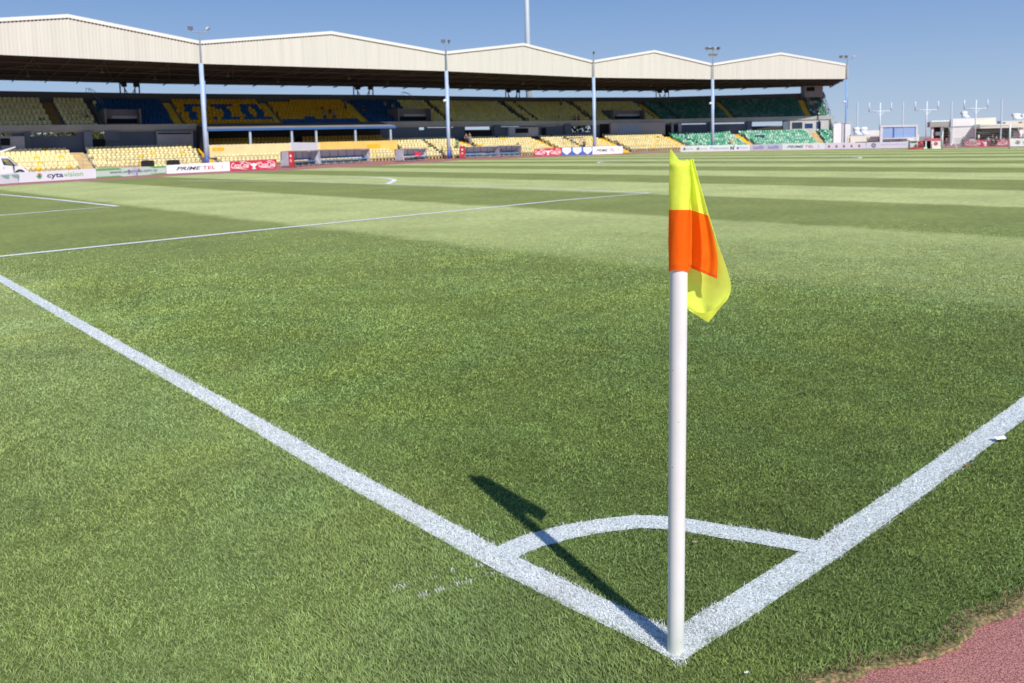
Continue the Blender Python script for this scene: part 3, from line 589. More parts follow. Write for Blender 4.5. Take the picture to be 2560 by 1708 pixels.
# vomitories in the upper tier
vomg = mat('vomitory_concrete', (.20,.20,.20), .85, .15, .5)
VOM = [(258,348,274,307),(985,1068,272,297),(1522,1602,276,293)]
VS = []
for u0, u1, vt, vb in VOM:
    d = 12.4; s0, s1 = SU(u0, d, 5), SU(u1, d, 5); sm_ = (s0+s1)/2; zb, zt = 4.55+dz(sm_), zat(sm_, d, vt); VS.append((s0, s1, zt))
    b = MB(); zm = zb+(zt-zb)*.52
    for q0, q1, e0, e1, z0, z1 in ((s0, s1, 12.35, 12.5, zm, zt), (s0, s0+.006, 10.9, 14.6, zb, zt), (s1-.006, s1, 10.9, 14.6, zb, zt), (s0, s1, 12.5, 14.6, zt-.15, zt)):
        vs = [S(s, d_, z) for s in (q0, q1) for d_, z in ((e0, z0), (e1, z0), (e1, z1), (e0, z1))]
        b.add(vs, [(0,1,5,4),(1,2,6,5),(2,3,7,6),(3,0,4,7),(3,2,1,0),(4,5,6,7)])
    vm = b.build('vomitory', vomg, ST)
    b = MB(); b.add([S(s0+.01, 12.36, zb), S(s1-.01, 12.36, zb), S(s1-.01, 12.36, zm), S(s0+.01, 12.36, zm)], [(0,1,2,3)]); b.build('opening', darkbox, vm)
    b = MB(); w0 = s0+(s1-s0)*.25; w1 = s0+(s1-s0)*.95; b.add([S(w0, 12.3, zm+.05), S(w1, 12.3, zm+.05), S(w1, 12.3, zm+.35), S(w0, 12.3, zm+.35)], [(0,1,2,3)]); b.build('sill', mat('pale_strip', (.45,.47,.50), .6), vm)

# aisles: columns at the bottom row (u, width px, colour)
yel_st = mat('yellow_steps', (.78,.48,.02), .7, .25, 1.5); brn_st = mat('ochre_steps', (.30,.18,.05), .8, .2, 1.5); tan_st = mat('worn_yellow_steps', (.60,.44,.22), .8, .25, 2)
drk_st = mat('bare_concrete_steps', (.11,.10,.09), .85)
UA = [(147,24,brn_st),(253,10,drk_st),(453,20,yel_st),(704,14,yel_st),(920,18,yel_st),(1128,10,brn_st),(1319,12,drk_st),(1351,4,drk_st),(1487,12,brn_st),(1654,13,yel_st),(1699,3,drk_st),(1835,10,yel_st),(2024,12,yel_st)]
LA = [(0,0,None),(250,26,'x'),(505,20,yel_st),(1080,14,yel_st),(1188,14,yel_st),(1392,12,yel_st),(1545,14,yel_st),(1713,12,yel_st),(1876,12,yel_st),(2050,13,tan_st)]
LA = [(218,34,tan_st),(530,22,yel_st),(1003,24,yel_st),(1200,22,yel_st),(1386,22,yel_st),(1545,22,yel_st),(1706,20,yel_st),(1873,18,yel_st),(2050,17,tan_st)]
def aisle(u, wpx, m, low):
    rows, d0, t, z0, r = (LROWS, LD0, LT, LZ0, LR) if low else (UROWS, UD0, UT, UZ0, UR)
    dr = d0+(2 if low else 0)*t; s0, s1 = SU(u-wpx/2, dr, z0), SU(u+wpx/2, dr, z0); b = MB(); q = (ql if low else dz)((s0+s1)/2)
    for i in range(rows*2):
        k = i/2; zz = z0+(i//2)*r+(r/2 if i % 2 else 0)+q+.02; a = d0-.35+k*t
        vs = [S(s, d_, z) for s in (s0, s1) for d_, z in ((a-.04, zz-r/2-.05), (a+t/2-.03, zz-r/2-.05), (a+t/2-.03, zz), (a-.04, zz))]
        b.add(vs, [(0,1,5,4),(1,2,6,5),(2,3,7,6),(3,0,4,7),(3,2,1,0),(4,5,6,7)])
    b.build('stair_aisle', m, ST); return s0, s1
UAS = [aisle(u, w_, m, False) for u, w_, m in UA]; LAS = [aisle(u, w_, m, True) for u, w_, m in LA]

# seats
def seat_template():
    b = MB(); w_ = .205
    prof = [(-w_,.42),(w_,.42),(w_*1.05,.64),(w_*.82,.76),(0,.785),(-w_*.82,.76),(-w_*1.05,.64)]
    n = len(prof); y0, y1 = .20, .245
    b.add([(x, y0+(.05 if z > .6 else 0)+.02*abs(x)/-w_, z) for x, z in prof]+[(x, y1+(.05 if z > .6 else 0), z) for x, z in prof], [tuple(range(n)), tuple(range(2*n-1, n-1, -1))]+[(i, n+i, n+(i+1)%n, (i+1)%n) for i in range(n)])
    pz = [(-w_,-.2,.41),(w_,-.2,.41),(w_,.2,.43),(-w_,.2,.43)]
    b.hexa([(-w_,-.19,.36),(w_,-.19,.36),(w_*.9,.20,.38),(-w_*.9,.20,.38),(-w_,-.21,.42),(w_,-.21,.42),(w_,.21,.43),(-w_,.21,.43)])
    b.hexa([(-.10,-.05,0),(.10,-.05,0),(.10,.12,0),(-.10,.12,0),(-.12,-.08,.365),(.12,-.08,.365),(.12,.15,.37),(-.12,.15,.37)])
    return np.array(b.v), b.f
TV, TF = seat_template()
PALE = np.array([.80,.67,.35]); YEL2 = np.array([.88,.56,.03]); ORG = np.array([.78,.40,.015]); BLU = np.array([.012,.085,.23]); LBL = np.array([.02,.09,.26])
GREENS = [np.array(c) for c in ([.07,.37,.19],[.22,.48,.34],[.50,.68,.56],[.11,.44,.25],[.33,.56,.43])]
UB = [SU(u, UD0, UZ0+.4) for u in (268, 442, 934, 1052, 1640)]   # seat-colour block limits in the upper tier
LG = SU(1706, LD0+2*LT, .5)
# letters set out in the seats: 18 columns x 7 rows bitmaps, row 0 at the bottom
GAM = [[(0, 1)]]+[[(0, .42)]]*5
SIG = [[(0, 1)], [(.1, .62)], [(.34, .8)], [(.36, .8)], [(.14, .62)], [(0, 1)]]
OMI = [[(0, 1)]]+[[(0, .36), (.64, 1)]]*4+[[(0, 1)]]
LET = []
for glyph, u0, u1 in ((GAM, 476, 524), (SIG, 551, 600), (OMI, 618, 668)): LET.append((glyph, u0, u1))
DOTS = [(540, 5), (609, 5), (680, 5)]
def upper_colour(s, i, u):
    if s < UB[0]: c = np.array([.86,.78,.38])
    elif s < UB[1]: c = BLU
    elif s < UB[2]:
        c = ORG; u_ = proj(S(s, UD0+2.5*UT, UZ0+2.5*UR+.6))[0]; 
        if u_ > 700 and i <= 1 and u_ < 925: c = BLU*1.4
        elif u_ > 700: 
            if i == 2 and 762 < u < 785: c = BLU*1.4
        else:
            ri = 7-i
            if 0 <= ri < 6:
                for g, a, b_ in LET:
                    if a <= u_ <= b_:
                        f_ = (u_-a)/(b_-a)
                        if any(p <= f_ <= q for p, q in g[ri]): c = BLU*1.2
                if ri == 5:
                    for cu, hw in DOTS:
                        if abs(u_-cu) < hw: c = BLU*1.2
        if i == 0: pass
    elif s < UB[3]: c = BLU
    elif s < UB[4]: c = np.array([.82,.72,.27]) if random.random() > .07 else np.array([.85,.68,.04])
    else: c = GREENS[random.choice([0, 3, 1, 0, 3, 4])]*.5+np.array([.0,.01,.03])
    return c
seats = []   # (s, d, z, colour, low)
def fill(low):
    rows, d0, t, z0, r = (LROWS, LD0, LT, LZ0, LR) if low else (UROWS, UD0, UT, UZ0, UR); AS = LAS if low else UAS
    pitch = .475
    for i in range(rows):
        d = d0+i*t; s = .35+(.004 if i % 2 else 0)
        while s < SEND-.006:
            bi = min(int(s), NB-1); L_ = np.linalg.norm((PL[bi]+MIT[bi]*d)-(PL[bi+1]+MIT[bi+1]*d)); ds = pitch/L_
            if not any(a-.008 < s < b_+.008 for a, b_ in AS):
                q = (ql if low else dz)(s); z = z0+i*r+q; u = proj(S(s, d, z+.5))[0]
                ok = u > -60 and z > -.45
                if not low:
                    for a, b_, zt in VS:
                        if a-.01 < s < b_+.01 and i < 5: ok = False
                    if i == rows-1 and (670 < u < 725): ok = False
                else:
                    if VIP[0] < s < VIP[1] and i >= 4: ok = False
                if ok and random.random() > .004:
                    if low:
                        if s < LG: c = PALE*random.uniform(.93, 1.06) if random.random() > .035 else YEL2
                        else: c = random.choices(GREENS, [3,4,2,2,4])[0]
                        if s > SU(1480, 3, .5) and s < LG and random.random() < .2: c = PALE*.6+YEL2*.4
                    else:
                        c = upper_colour(s, i, u)
                        if s > SU(2030, UD0, UZ0) and random.random() < .35: c = random.choice([np.array([.6,.5,.4]), np.array([.45,.25,.2]), np.array([.6,.62,.6])])
                    seats.append((s, d, z, np.clip(c*random.uniform(.9, 1.1), 0, 1), low, u))
            s += ds
VIP = (SU(517, 6.0, 2.0), SU(983, 6.0, 2.0))
fill(True); fill(False)
def seat_rot(s):
    i = min(int(s), NB-1); t = PL[i+1]-PL[i]; return math.atan2(t[1], t[0])
seatm = mat_attr('seat_plastic', rough=.45, spec=.4)
big = sorted([k for k, q in enumerate(seats) if q[4] and 4 < q[5] < 700 and q[1] > LD0+1.2], key=lambda k: depth(S(seats[k][0], seats[k][1], seats[k][2])))[:100]; bigs = set(big)
smats = {}
def cmat(c):
    key = 'pale' if c[2] > .15 else 'bright'
    if key not in smats: smats[key] = mat('seat_'+key, tuple(PALE if key == 'pale' else YEL2), .45, .06, 30)
    return key, smats[key]
sm_me = {}
for k in big:
    s, d, z, c, low, u = seats[k]; key, mm = cmat(c)
    if key not in sm_me:
        me = bpy.data.meshes.new('seat'); me.from_pydata([tuple(v) for v in TV], [], TF); me.materials.append(mm); me.update(); sm_me[key] = me
    o = bpy.data.objects.new('seat', sm_me[key]); COL.objects.link(o); o.parent = ST; o.location = S(s, d, z+.004); o.rotation_euler = (0, 0, seat_rot(s)+random.uniform(-.02, .02))
    if key == 'bright': o['label'] = 'brighter yellow replacement seat among faded pale ones'
rest = [q for k, q in enumerate(seats) if k not in bigs]; n = len(rest); nv = len(TV)
A_ = np.array([seat_rot(q[0]) for q in rest])+rng.uniform(-.02, .02, n); O_ = np.array([S(q[0], q[1], q[2]+.004) for q in rest]); ca, sa = np.cos(A_), np.sin(A_)
V = np.empty((n, nv, 3)); V[:, :, 0] = O_[:, 0:1]+TV[None, :, 0]*ca[:, None]-TV[None, :, 1]*sa[:, None]; V[:, :, 1] = O_[:, 1:2]+TV[None, :, 0]*sa[:, None]+TV[None, :, 1]*ca[:, None]; V[:, :, 2] = O_[:, 2:3]+TV[None, :, 2]
fl = np.array([i for f in TF for i in f]); npf = np.array([len(f) for f in TF])
FL = (fl[None, :]+(np.arange(n)*nv)[:, None]).ravel(); CC_ = np.repeat(np.array([q[3] for q in rest]), nv, 0)
tag(np_mesh('seats', V.reshape(-1, 3), FL, np.tile(npf, n), seatm, CC_, parent=ST), kind='stuff')

# roof: one fascia, gable trim and roof slopes for each bay
VZ, RZ = 13.93, 15.78
def fascia(i):
    s0, s1 = i, i+1; A = np.array(PL[i]); B = np.array(PL[i+1]); L_ = np.linalg.norm(B-A); n = int(L_/.085); vs = []; fs = []
    for k in range(n+1):
        t = k/n; ph = k % 4; off = -.04 if ph in (1, 2) else -.015
        top = VZ+(RZ-VZ)*(1-abs(2*t-1))-.12; zb = H0+dz(s0+t)*0; p = S(s0+t, off)
        vs += [(p[0], p[1], zb), (p[0], p[1], top)]
    for k in range(n): fs.append((2*k, 2*k+2, 2*k+3, 2*k+1))
    b = MB(); b.add(vs, fs); f = b.build('fascia', cream, ST)
    b = MB()
    for (ta, za), (tb, zb_) in (((0, VZ), (.5, RZ)), ((.5, RZ), (1, VZ))):
        vs = [S(s0+t, d_, z+h) for t, z in ((ta, za), (tb, zb_)) for d_, h in ((-.16, -.26), (.02, -.26), (.02, .10), (-.16, .10))]
        b.add(vs, [(0,1,5,4),(1,2,6,5),(2,3,7,6),(3,0,4,7),(3,2,1,0),(4,5,6,7)])
    b.build('gable_trim', creamtrim, ST)
    b = MB(); vs = []                                        # shadow gap under the trim, showing between the sheet ribs
    for t in (0, .5, 1): z_ = VZ+(RZ-VZ)*(1-abs(2*t-1)); vs += [S(s0+t, -.022, z_-.42), S(s0+t, -.022, z_-.24)]
    b.add(vs, [(0,2,3,1),(2,4,5,3)]); b.build('shadow_gap', mat('rib_shadow_gap', (.05,.05,.045), .9), ST)
    b = MB()
    for (ta, za), (tb, zb_) in (((0, VZ), (.5, RZ)), ((.5, RZ), (1, VZ))):
        vs = [S(s0+t, d_, z+dd) for t, z in ((ta, za), (tb, zb_)) for d_, dd in ((.03, -.3), (19.6, -1.3), (19.6, -1.1), (.03, -.1))]
        b.add(vs, [(0,1,5,4),(1,2,6,5),(2,3,7,6),(3,0,4,7),(3,2,1,0),(4,5,6,7)])
    b.build('roof_slope', mat('roof_sheet', (.50,.49,.45), .6, .1, .3), ST)
for i in range(NB): fascia(i)
b = MB(); b.add([S(NB, -.05, H0), S(NB+.008, -.02, H0), S(NB+.02, 1.2, H0+.05), S(NB+.02, 1.2, VZ-.1), S(NB+.008, -.02, VZ), S(NB, -.05, VZ)], [(0,1,4,5),(1,2,3,4)]); b.build('fascia', creamtrim, ST)
b = MB(); b.add([S(NB, 1.3, H0), S(NB, 19.6, 10.6), S(NB, 19.6, 12.6), S(NB, 1.3, VZ-.1)], [(0,1,2,3)]); b.build('end_fascia', cream, ST)
# soffit and its framing
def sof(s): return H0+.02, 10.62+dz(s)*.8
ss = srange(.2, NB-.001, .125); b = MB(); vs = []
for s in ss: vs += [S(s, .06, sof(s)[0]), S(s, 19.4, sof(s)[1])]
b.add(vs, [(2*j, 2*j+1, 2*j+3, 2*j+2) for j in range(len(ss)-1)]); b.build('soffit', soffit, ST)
for i in range(1, NB+1):
    b = MB()
    for k in range(9):
        s = i-1+k/8
        if s > NB-.12: continue
        f_, g_ = sof(s); p = [S(s, .3, f_-.12), S(s, 19.2, g_-.18)]; b.tube(p, .07, 4)
        if k < 8: b.tube([S(s, 1.0 if k % 2 else 15, sof(s)[0]-.25), S(s+.125, 15 if k % 2 else 1.0, sof(s)[1]+.1)], .045, 4)
    for d_ in (3, 8, 13): b.tube([S(s, d_, sof(s)[0]+(sof(s)[1]-sof(s)[0])*d_/19.4-.22) for s in srange(i-1, min(i, NB-.002), .25)], .06, 4)
    b.build('roof_truss', beam, ST)
    for k in range(4):                                       # lamps hanging below the roof
        s = i-1+(k+.6)/4; d_ = 6+5*(k % 2); z_ = sof(s)[0]+(sof(s)[1]-sof(s)[0])*d_/19.4-.35; P = S(s, d_, z_)
        if s < NB-.1:
            b = MB(); b.tube([(P[0], P[1], P[2]+.35), (P[0], P[1], P[2])], .03, 6); b.tube([(P[0], P[1], P[2]), (P[0], P[1], P[2]-.25)], [.08, .26], 10); b.build('ceiling_lamp', mat('lamp_bowl', (.22,.20,.16), .6), ST)
# rear supports seen against the sky
dk = mat('dark_support_steel', (.03,.03,.035), .7)
for u0, u1 in ((300,348),(884,932),(1264,1298),(1640,1671)):
    for u, flip in ((u0, 1), (u1, -1)):
        s = SU(u, 19.2, 10); P = S(s, 19.15); q = dz(s); L_ = 1/28.
        b = MB(); b.tube([(P[0], P[1], 9.2+q), (P[0], P[1], 10.75+q)], .09, 6)
        a = S(s+flip*L_*.55, 19.15); b.tube([(a[0], a[1], 9.25+q), (a[0], a[1], 10.0+q)], .08, 6); a2 = S(s+flip*L_*.9, 19.15); b.tube([(a[0], a[1], 10.0+q), (P[0], P[1], 10.65+q)], .07, 6); b.tube([(a[0], a[1], 9.9+q), (a2[0], a2[1], 9.25+q)], .06, 6)
        c0 = S(s+flip*L_*.15, 18.9, 10.05+q); c1 = S(s+flip*L_*.75, 18.9, 10.8+q)
        b.add([S(s+flip*L_*.15, d_, z) for d_ in (18.6, 19.1) for z in (10.1+q, 10.75+q)]+[S(s+flip*L_*.75, d_, z) for d_ in (18.6, 19.1) for z in (10.1+q, 10.75+q)], [(0,1,5,4),(2,3,7,6),(0,2,3,1),(4,5,7,6),(0,4,6,2),(1,3,7,5)])
        b.build('rear_support', dk, ST)
for u in (214, 1003):                                       # handrail hoops at the head of the stairs
    s = SU(u, 18.9, 9.5); q = dz(s); b = MB()
    for o in (0, .012): b.tube([S(s+o, 18.9, 9.2+q), S(s+.003+o, 18.8, 9.85+q), S(s+.014+o, 17.5, 9.5+q), S(s+.03+o, 14, 7.6+q)], .035, 6)
    b.build('handrail', steel, ST)
# control box under the roof at the far end
s0, s1 = SU(2010, 16, 9), SU(2056, 16, 9); b = MB(); q = dz(s0)
z0, z1 = zat(s0, 16, 244), zat(s0, 16, 214)
vs = [S(s, d_, z) for s in (s0, s1) for d_, z in ((15.6, z0), (18.8, z0), (18.8, z1), (15.6, z1))]; b.add(vs, [(0,1,5,4),(1,2,6,5),(2,3,7,6),(3,0,4,7),(3,2,1,0),(4,5,6,7)])
cbx = b.build('control_box', mat('control_box_grey', (.30,.30,.31), .7, .1, .5), ST)
b = MB(); sa_, sb_ = s0+(s1-s0)*.1, s0+(s1-s0)*.55; zb_, zt_ = zat(s0, 16, 229), zat(s0, 16, 219); b.add([S(sa_, 15.55, zb_), S(sb_, 15.55, zb_), S(sb_, 15.55, zt_), S(sa_, 15.55, zt_)], [(0,1,2,3)]); b.build('window', darkbox, cbx)
b = MB()                                                     # steel frame and down pipe at the end of the stand
for a_, c_ in (((SEND+.01, 19, 9.3), (NB-.05, 19.2, 10.5)), ((SEND, 16, 8), (NB-.06, 18, 10.5)), ((NB-.05, 19.2, 3.0), (NB-.05, 19.2, 10.6)), ((NB-.062, 19.2, 3.0), (NB-.062, 19.2, 10.6)), ((SEND, 12, 6.5), (NB-.05, 19.2, 7.6)), ((SEND, 10.4, 5.3), (SEND, 19.2, 9.6)), ((SEND, 10.4, 5.9), (SEND, 19.2, 10.0))):
    b.tube([S(*a_), S(*c_)], .07, 6)
b.build('end_frame', mat('end_frame_paint', (.28,.38,.55), .5), ST)
b = MB(); # outside stair flank at the far end
for k in range(9): bb0 = S(SEND+.012+.004*k, 9-.9*k, 0); b.tube([S(SEND+.004, 9.2-.95*k, 3.0-.33*k), S(SEND+.03, 9.2-.95*k, 3.0-.33*k)], .05, 4)
b.build('end_stair', steel, ST)
b = MB(); b.add([S(SEND, 10.4, 0), S(SEND+.004, 1.2, 0), S(SEND+.004, 1.2, .9), S(SEND, 9.2, 3.7), S(SEND, 10.4, 4.6)], [(0,1,2,3,4)]); b.build('end_wall', mat('pale_render', (.62,.61,.57), .8, .1, .4), ST)
# railing in front of the lower tier
b = MB(); ss = srange(.35, SEND+.01, .125)
for z_ in (1.02, .55): b.tube([S(s, .85, z_) for s in ss], .022, 5)
s = .35
while s < SEND: b.tube([S(s, .85, -.01), S(s, .85, 1.02)], .022, 4); s += .045
b.build('front_railing', mat('railing_steel', (.34,.35,.33), .6), ST)
# VIP lodge: lean-to roof on posts, pale yellow dwarf wall, seats in shade
lodge = MB(); v0, v1 = VIP; zr0, zr1 = 4.05, 5.0
def zq(z, s): return z+dz(s)
ss = srange(v0, v1, .125); vs = []
for s in ss: vs += [S(s, 5.1, zq(4.30, s)), S(s, 10.1, zq(5.02, s)), S(s, 10.1, zq(4.9, s)), S(s, 5.1, zq(4.16, s))]
lodge.add(vs, [(j*4+i, j*4+(i+1)%4, (j+1)*4+(i+1)%4, (j+1)*4+i) for j in range(len(ss)-1) for i in range(4)]+[(3,2,1,0), tuple((len(ss)-1)*4+i for i in range(4))])
lodge.build('lodge_roof', mat('grey_felt_roof', (.27,.25,.24), .9, .15, .5), ST)
b = MB(); bar(b, v0, v1, 4.95, 5.09, 3.98, 4.26); b.build('lodge_fascia', mat('blue_fascia', (.035,.12,.33), .5, .1, .6), ST)
for u in (518, 626, 730, 791, 889, 977):
    s = SU(u, 5.2, 3); b = MB(); b.add([S(s+e, d_, z) for z in (1.0, 3.92+dz(s)) for e, d_ in ((-.004, 5.15), (.004, 5.15), (.004, 5.35), (-.004, 5.35))], [(0,1,5,4),(1,2,6,5),(2,3,7,6),(3,0,4,7)]); b.build('lodge_post', mat('pale_blue_post', (.42,.50,.60), .5), ST)
b = MB(); vm_ = SU(800, 4.8, 2); bar(b, v0-.001, vm_, 4.72, 4.9, .9, 2.55-.25); b.build('dwarf_wall', mat('faded_yellow_wall', (.78,.64,.34), .8, .10, .8), ST)
b = MB(); bar(b, vm_, v1, 4.72, 4.9, .9, 2.35); b.build('dwarf_wall', mat('ochre_wall', (.78,.52,.14), .8, .12, .8), ST)
for u, w_ in ((536, 5),(551, 9),(1005-80, 7),(941, 9)):
    s0, s1 = SU(u-w_, 4.7, 2), SU(u+w_, 4.7, 2); b = MB(); b.add([S(s0, 4.70, 1.72), S(s1, 4.70, 1.72), S(s1, 4.70, 2.12), S(s0, 4.70, 2.12)], [(0,1,2,3)]); b.build('paint_patch', mat('strong_yellow', (.80,.45,.01), .7), ST)
b = MB(); bar(b, v0, v1, 9.9, 10.1, 1.6, 4.8); bar(b, v0-.002, v0, 5.2, 10.1, 1.0, 4.6); b.build('lodge_back', mat('lodge_dark', (.035,.037,.042), .9), ST)
b = MB()
for k in range(3): bar(b, v0, v1, 5.6+k*1.3, 10-k*.01, 1.01+.42*k, 1.55+.42*k)
b.build('lodge_floor', dconc, ST)
lv = []
for k in range(3):
    s = v0+.01
    while s < v1-.01:
        u = proj(S(s, 6+k*1.3, 2))[0]
        if not (737 < u < 760): lv.append((s, 5.95+k*1.3, 1.56+.42*k+dz(s), np.array([.55,.33,.05]) if k else np.array([.72,.62,.45])))
        s += .52/33
n = len(lv); A_ = np.array([seat_rot(q[0]) for q in lv]); O_ = np.array([S(q[0], q[1], q[2]) for q in lv]); ca, sa = np.cos(A_), np.sin(A_)
V = np.empty((n, nv, 3)); V[:, :, 0] = O_[:, 0:1]+TV[None, :, 0]*ca[:, None]-TV[None, :, 1]*sa[:, None]; V[:, :, 1] = O_[:, 1:2]+TV[None, :, 0]*sa[:, None]+TV[None, :, 1]*ca[:, None]; V[:, :, 2] = O_[:, 2:3]+TV[None, :, 2]*1.0
tag(np_mesh('lodge_seats', V.reshape(-1, 3), (fl[None, :]+(np.arange(n)*nv)[:, None]).ravel(), np.tile(npf, n), seatm, np.repeat(np.array([q[3] for q in lv]), nv, 0), parent=ST), kind='stuff')

# ------------------------------------------------------------------ blue columns with small floodlights on the fascia line
def lamp_head(par, p, yaw, tilt, m, name='floodlight'):
    b = MB(); b.hexa([(-.28,-.02,-.2),(.28,-.02,-.2),(.2,.22,-.12),(-.2,.22,-.12),(-.28,-.02,.2),(.28,-.02,.2),(.2,.22,.12),(-.2,.22,.12)]); b.tube([(0,.1,-.1),(0,.05,-.45)], .03, 6)
    o = b.build(name, m, par, loc=p); o.rotation_euler = (tilt, 0, yaw); g = MB(); g.add([(-.25,-.03,-.17),(.25,-.03,-.17),(.25,-.03,.17),(-.25,-.03,.17)], [(0,1,2,3)]); g.build('lens', mat('lamp_lens', (.25,.25,.24), .2), o); return o
POLES = [(501, 1, 'two lamps on a crossbar', [(-.95, 0), (.95, 1)], 1.1), (1113, 2, 'a pair of round lamps side by side', [(-.45, 0), (.55, 0)], 1.1), (1481, 3, 'a single lamp', [(.1, 0)], .9), (1779, 4, 'two tiers of lamps', [(-1.1, 0), (-.6, 1), (-.1, 0), (.4, 1), (.9, 0), (1.15, 0)], 2.2), (2116, 5, 'three lamps on a wide crossbar at the roof end', [(-1.3, 0), (-.3, 0), (1.3, 1)], 1.0)]
LABP = ['nearest blue roof column at the left, two lamps on top and pale blue below', 'blue roof column beside the small team shelter, topped by two round lamps', 'blue roof column above the blue shield boards, topped by a single lamp', 'blue roof column carrying two tiers of many lamps', 'slim blue mast at the right end of the roof with three lamps on a wide crossbar']
for (u, k, txt, heads, up), lab in zip(POLES, LABP):
    s = k+1.0 if k < 5 else NB; P = S(s, -.32); rz = seat_rot(min(s, NB-.1)); e = empty('roof_column', (P[0], P[1], 0), rz, lab, 'column', 'blue columns along the stand front')
    b = MB(); wd = .225 if k < 5 else .14
    b.tube([(0,0,-.02),(0,0,3.0),(0,0,H0+.02)], [wd*1.05, wd, wd*.95], 12); b.build('shaft', mat('pale_blue_column', (.44,.53,.66), .45, .2, .5) if k < 5 else bluepaint, e, smooth=True)
    b = MB(); b.tube([(0,0,-.02),(0,0,1.2)], wd*1.12, 12); b.build('base_band', mat('deep_blue_band', (.07,.14,.42), .5), e, smooth=True)
    b = MB(); b.tube([(wd*.9,0,6.5),(wd*.9,0,9.6)], .12, 8); b.tube([(-wd,0,.2),(-wd,0,H0)], .05, 6); b.build('conduit', bluepaint, e, smooth=True)
    b = MB(); b.tube([(0,-.1,H0),(0,-.1,VZ+up)], [.10,.06], 8); xs = [h[0] for h in heads]; b.tube([(min(xs),-.1,VZ+up-.1),(max(xs),-.1,VZ+up-.1)], .045, 6); b.build('lamp_mast', mat('mast_grey_blue', (.28,.33,.38), .5), e)
    if k == 4: b = MB(); b.tube([(-.7,-.1,VZ+up-1.0),(.7,-.1,VZ+up-1.0)], .045, 6); b.build('crossbar', steel, e); [lamp_head(e, (x_, -.15, VZ+up-.75), .5*x_, .3, steel) for x_ in (-.55, 0, .55)]
    for x_, tl in heads: lamp_head(e, (x_, -.15, VZ+up+.28), (-.5 if x_ < 0 else .8)*(1 if tl == 0 else 1.4), .35 if tl == 0 else .9, mat('lamp_body', (.10,.10,.10), .6) if tl == 0 else mat('lamp_body_light', (.55,.55,.5), .5))
    if k in (2, 4, 5): b = MB(); b.blob((-.45, -.1, 7.6), (.28,.22,.2)); b.build('speaker_horn', white, e, smooth=True)

# ------------------------------------------------------------------ tall mast behind the roof
Pm_ = AT(1325, 150); e = empty('floodlight_mast', (Pm_[0], Pm_[1], 0), 0, 'very tall grey floodlight mast rising behind the stand roof out of the frame', 'mast')
b = MB(); b.tube([(0,0,0),(0,0,15),(0,0,40)], [.62,.5,.36], 16); b.build('shaft', mat('mast_galvanised', (.46,.50,.54), .5, .1, .3), e, smooth=True)
b = MB(); b.tube([(-3,0,39.5),(3,0,39.5)], .12, 8); b.build('crossbar', steel, e)

# ------------------------------------------------------------------ advertising boards
def board(u0, vb0, vt0, u1, vb1, vt1, label, base_m, name='advertising_board', dep=None):
    A = G(u0, vb0) if dep is None else AT(u0, dep[0]); B = G(u1, vb1) if dep is None else AT(u1, dep[1]); hA = (vb0-vt0)*depth(A)/FPX; hB = (vb1-vt1)*depth(B)/FPX; h = (hA+hB)/2
    dx = B-A; L_ = float(np.hypot(dx[0], dx[1])); rz = math.atan2(dx[1], dx[0])
    e = empty(name, (A[0], A[1], 0), rz, label, 'advertising board', 'boards around the pitch')
    b = MB(); b.hexa([(0.004,0,.02),(L_-.004,0,.02),(L_-.004,.05,.02),(.004,.05,.02),(0.004,0,hA),(L_-.004,0,hB),(L_-.004,.05,hB),(.004,.05,hA)]); b.build('panel', base_m, e)
    b = MB()
    for k in range(max(2, int(L_/1.5)+1)):
        x = .1+(L_-.2)*k/max(1, int(L_/1.5)); b.tube([(x,.06,h*.8),(x,.45,0)], .02, 5)
    b.build('prop', steel, e)
    return e, L_, h
wb = mat('board_white', (.88,.88,.92), .45, .03, .5); ink_navy = mat('ink_navy', (.03,.03,.12), .5); ink_green = mat('ink_green', (.28,.55,.16), .5); ink_black = mat('ink_black', (.03,.03,.04), .5); ink_red = mat('ink_red', (.60,.03,.05), .5)
ink_white = mat('ink_white', (.88,.86,.87), .5); red_b = mat('board_red', (.62,.035,.07), .45, .06, .5); lil = mat('board_lilac', (.60,.57,.72), .5, .04, .5); pink_w = mat('board_pale_lilac', (.82,.80,.90), .5, .04, .5)
def shape(e, pts, m, y=-.006, name='emblem'):
    b = MB(); b.quad([(x, y, z) for x, z in pts]); return b.build(name, m, e)
def disc(e, cx, cz, rx, rz, m, y=-.006, name='emblem', a0=0, a1=2*math.pi, hole=0.0):
    n = 24; b = MB(); th = [a0+(a1-a0)*k/n for k in range(n+1)]
    b.add([(cx+rx*math.cos(t), y, cz+rz*math.sin(t)) for t in th]+[(cx+rx*hole*math.cos(t), y, cz+rz*hole*math.sin(t)) for t in th], [(k, k+1, n+2+k, n+1+k) for k in range(n)]); return b.build(name, m, e)
def swirl(e, cx, cz, r):
    disc(e, cx, cz, r, r*.85, ink_green, -.006, hole=.35, a0=math.pi*.9, a1=2.05*math.pi); disc(e, cx+.05*r, cz+.1*r, r*.95, r*.85, mat('ink_orange', (.75,.25,.06), .5), -.008, a0=.1, a1=math.pi*.85, hole=.55)
    disc(e, cx, cz, r*.5, r*.5, mat('ink_teal', (.03,.2,.22), .5), -.010); shape(e, [(cx-1.35*r, cz+.5*r), (cx-.8*r, cz-.1*r), (cx-1.0*r, cz-.35*r)], ink_green)
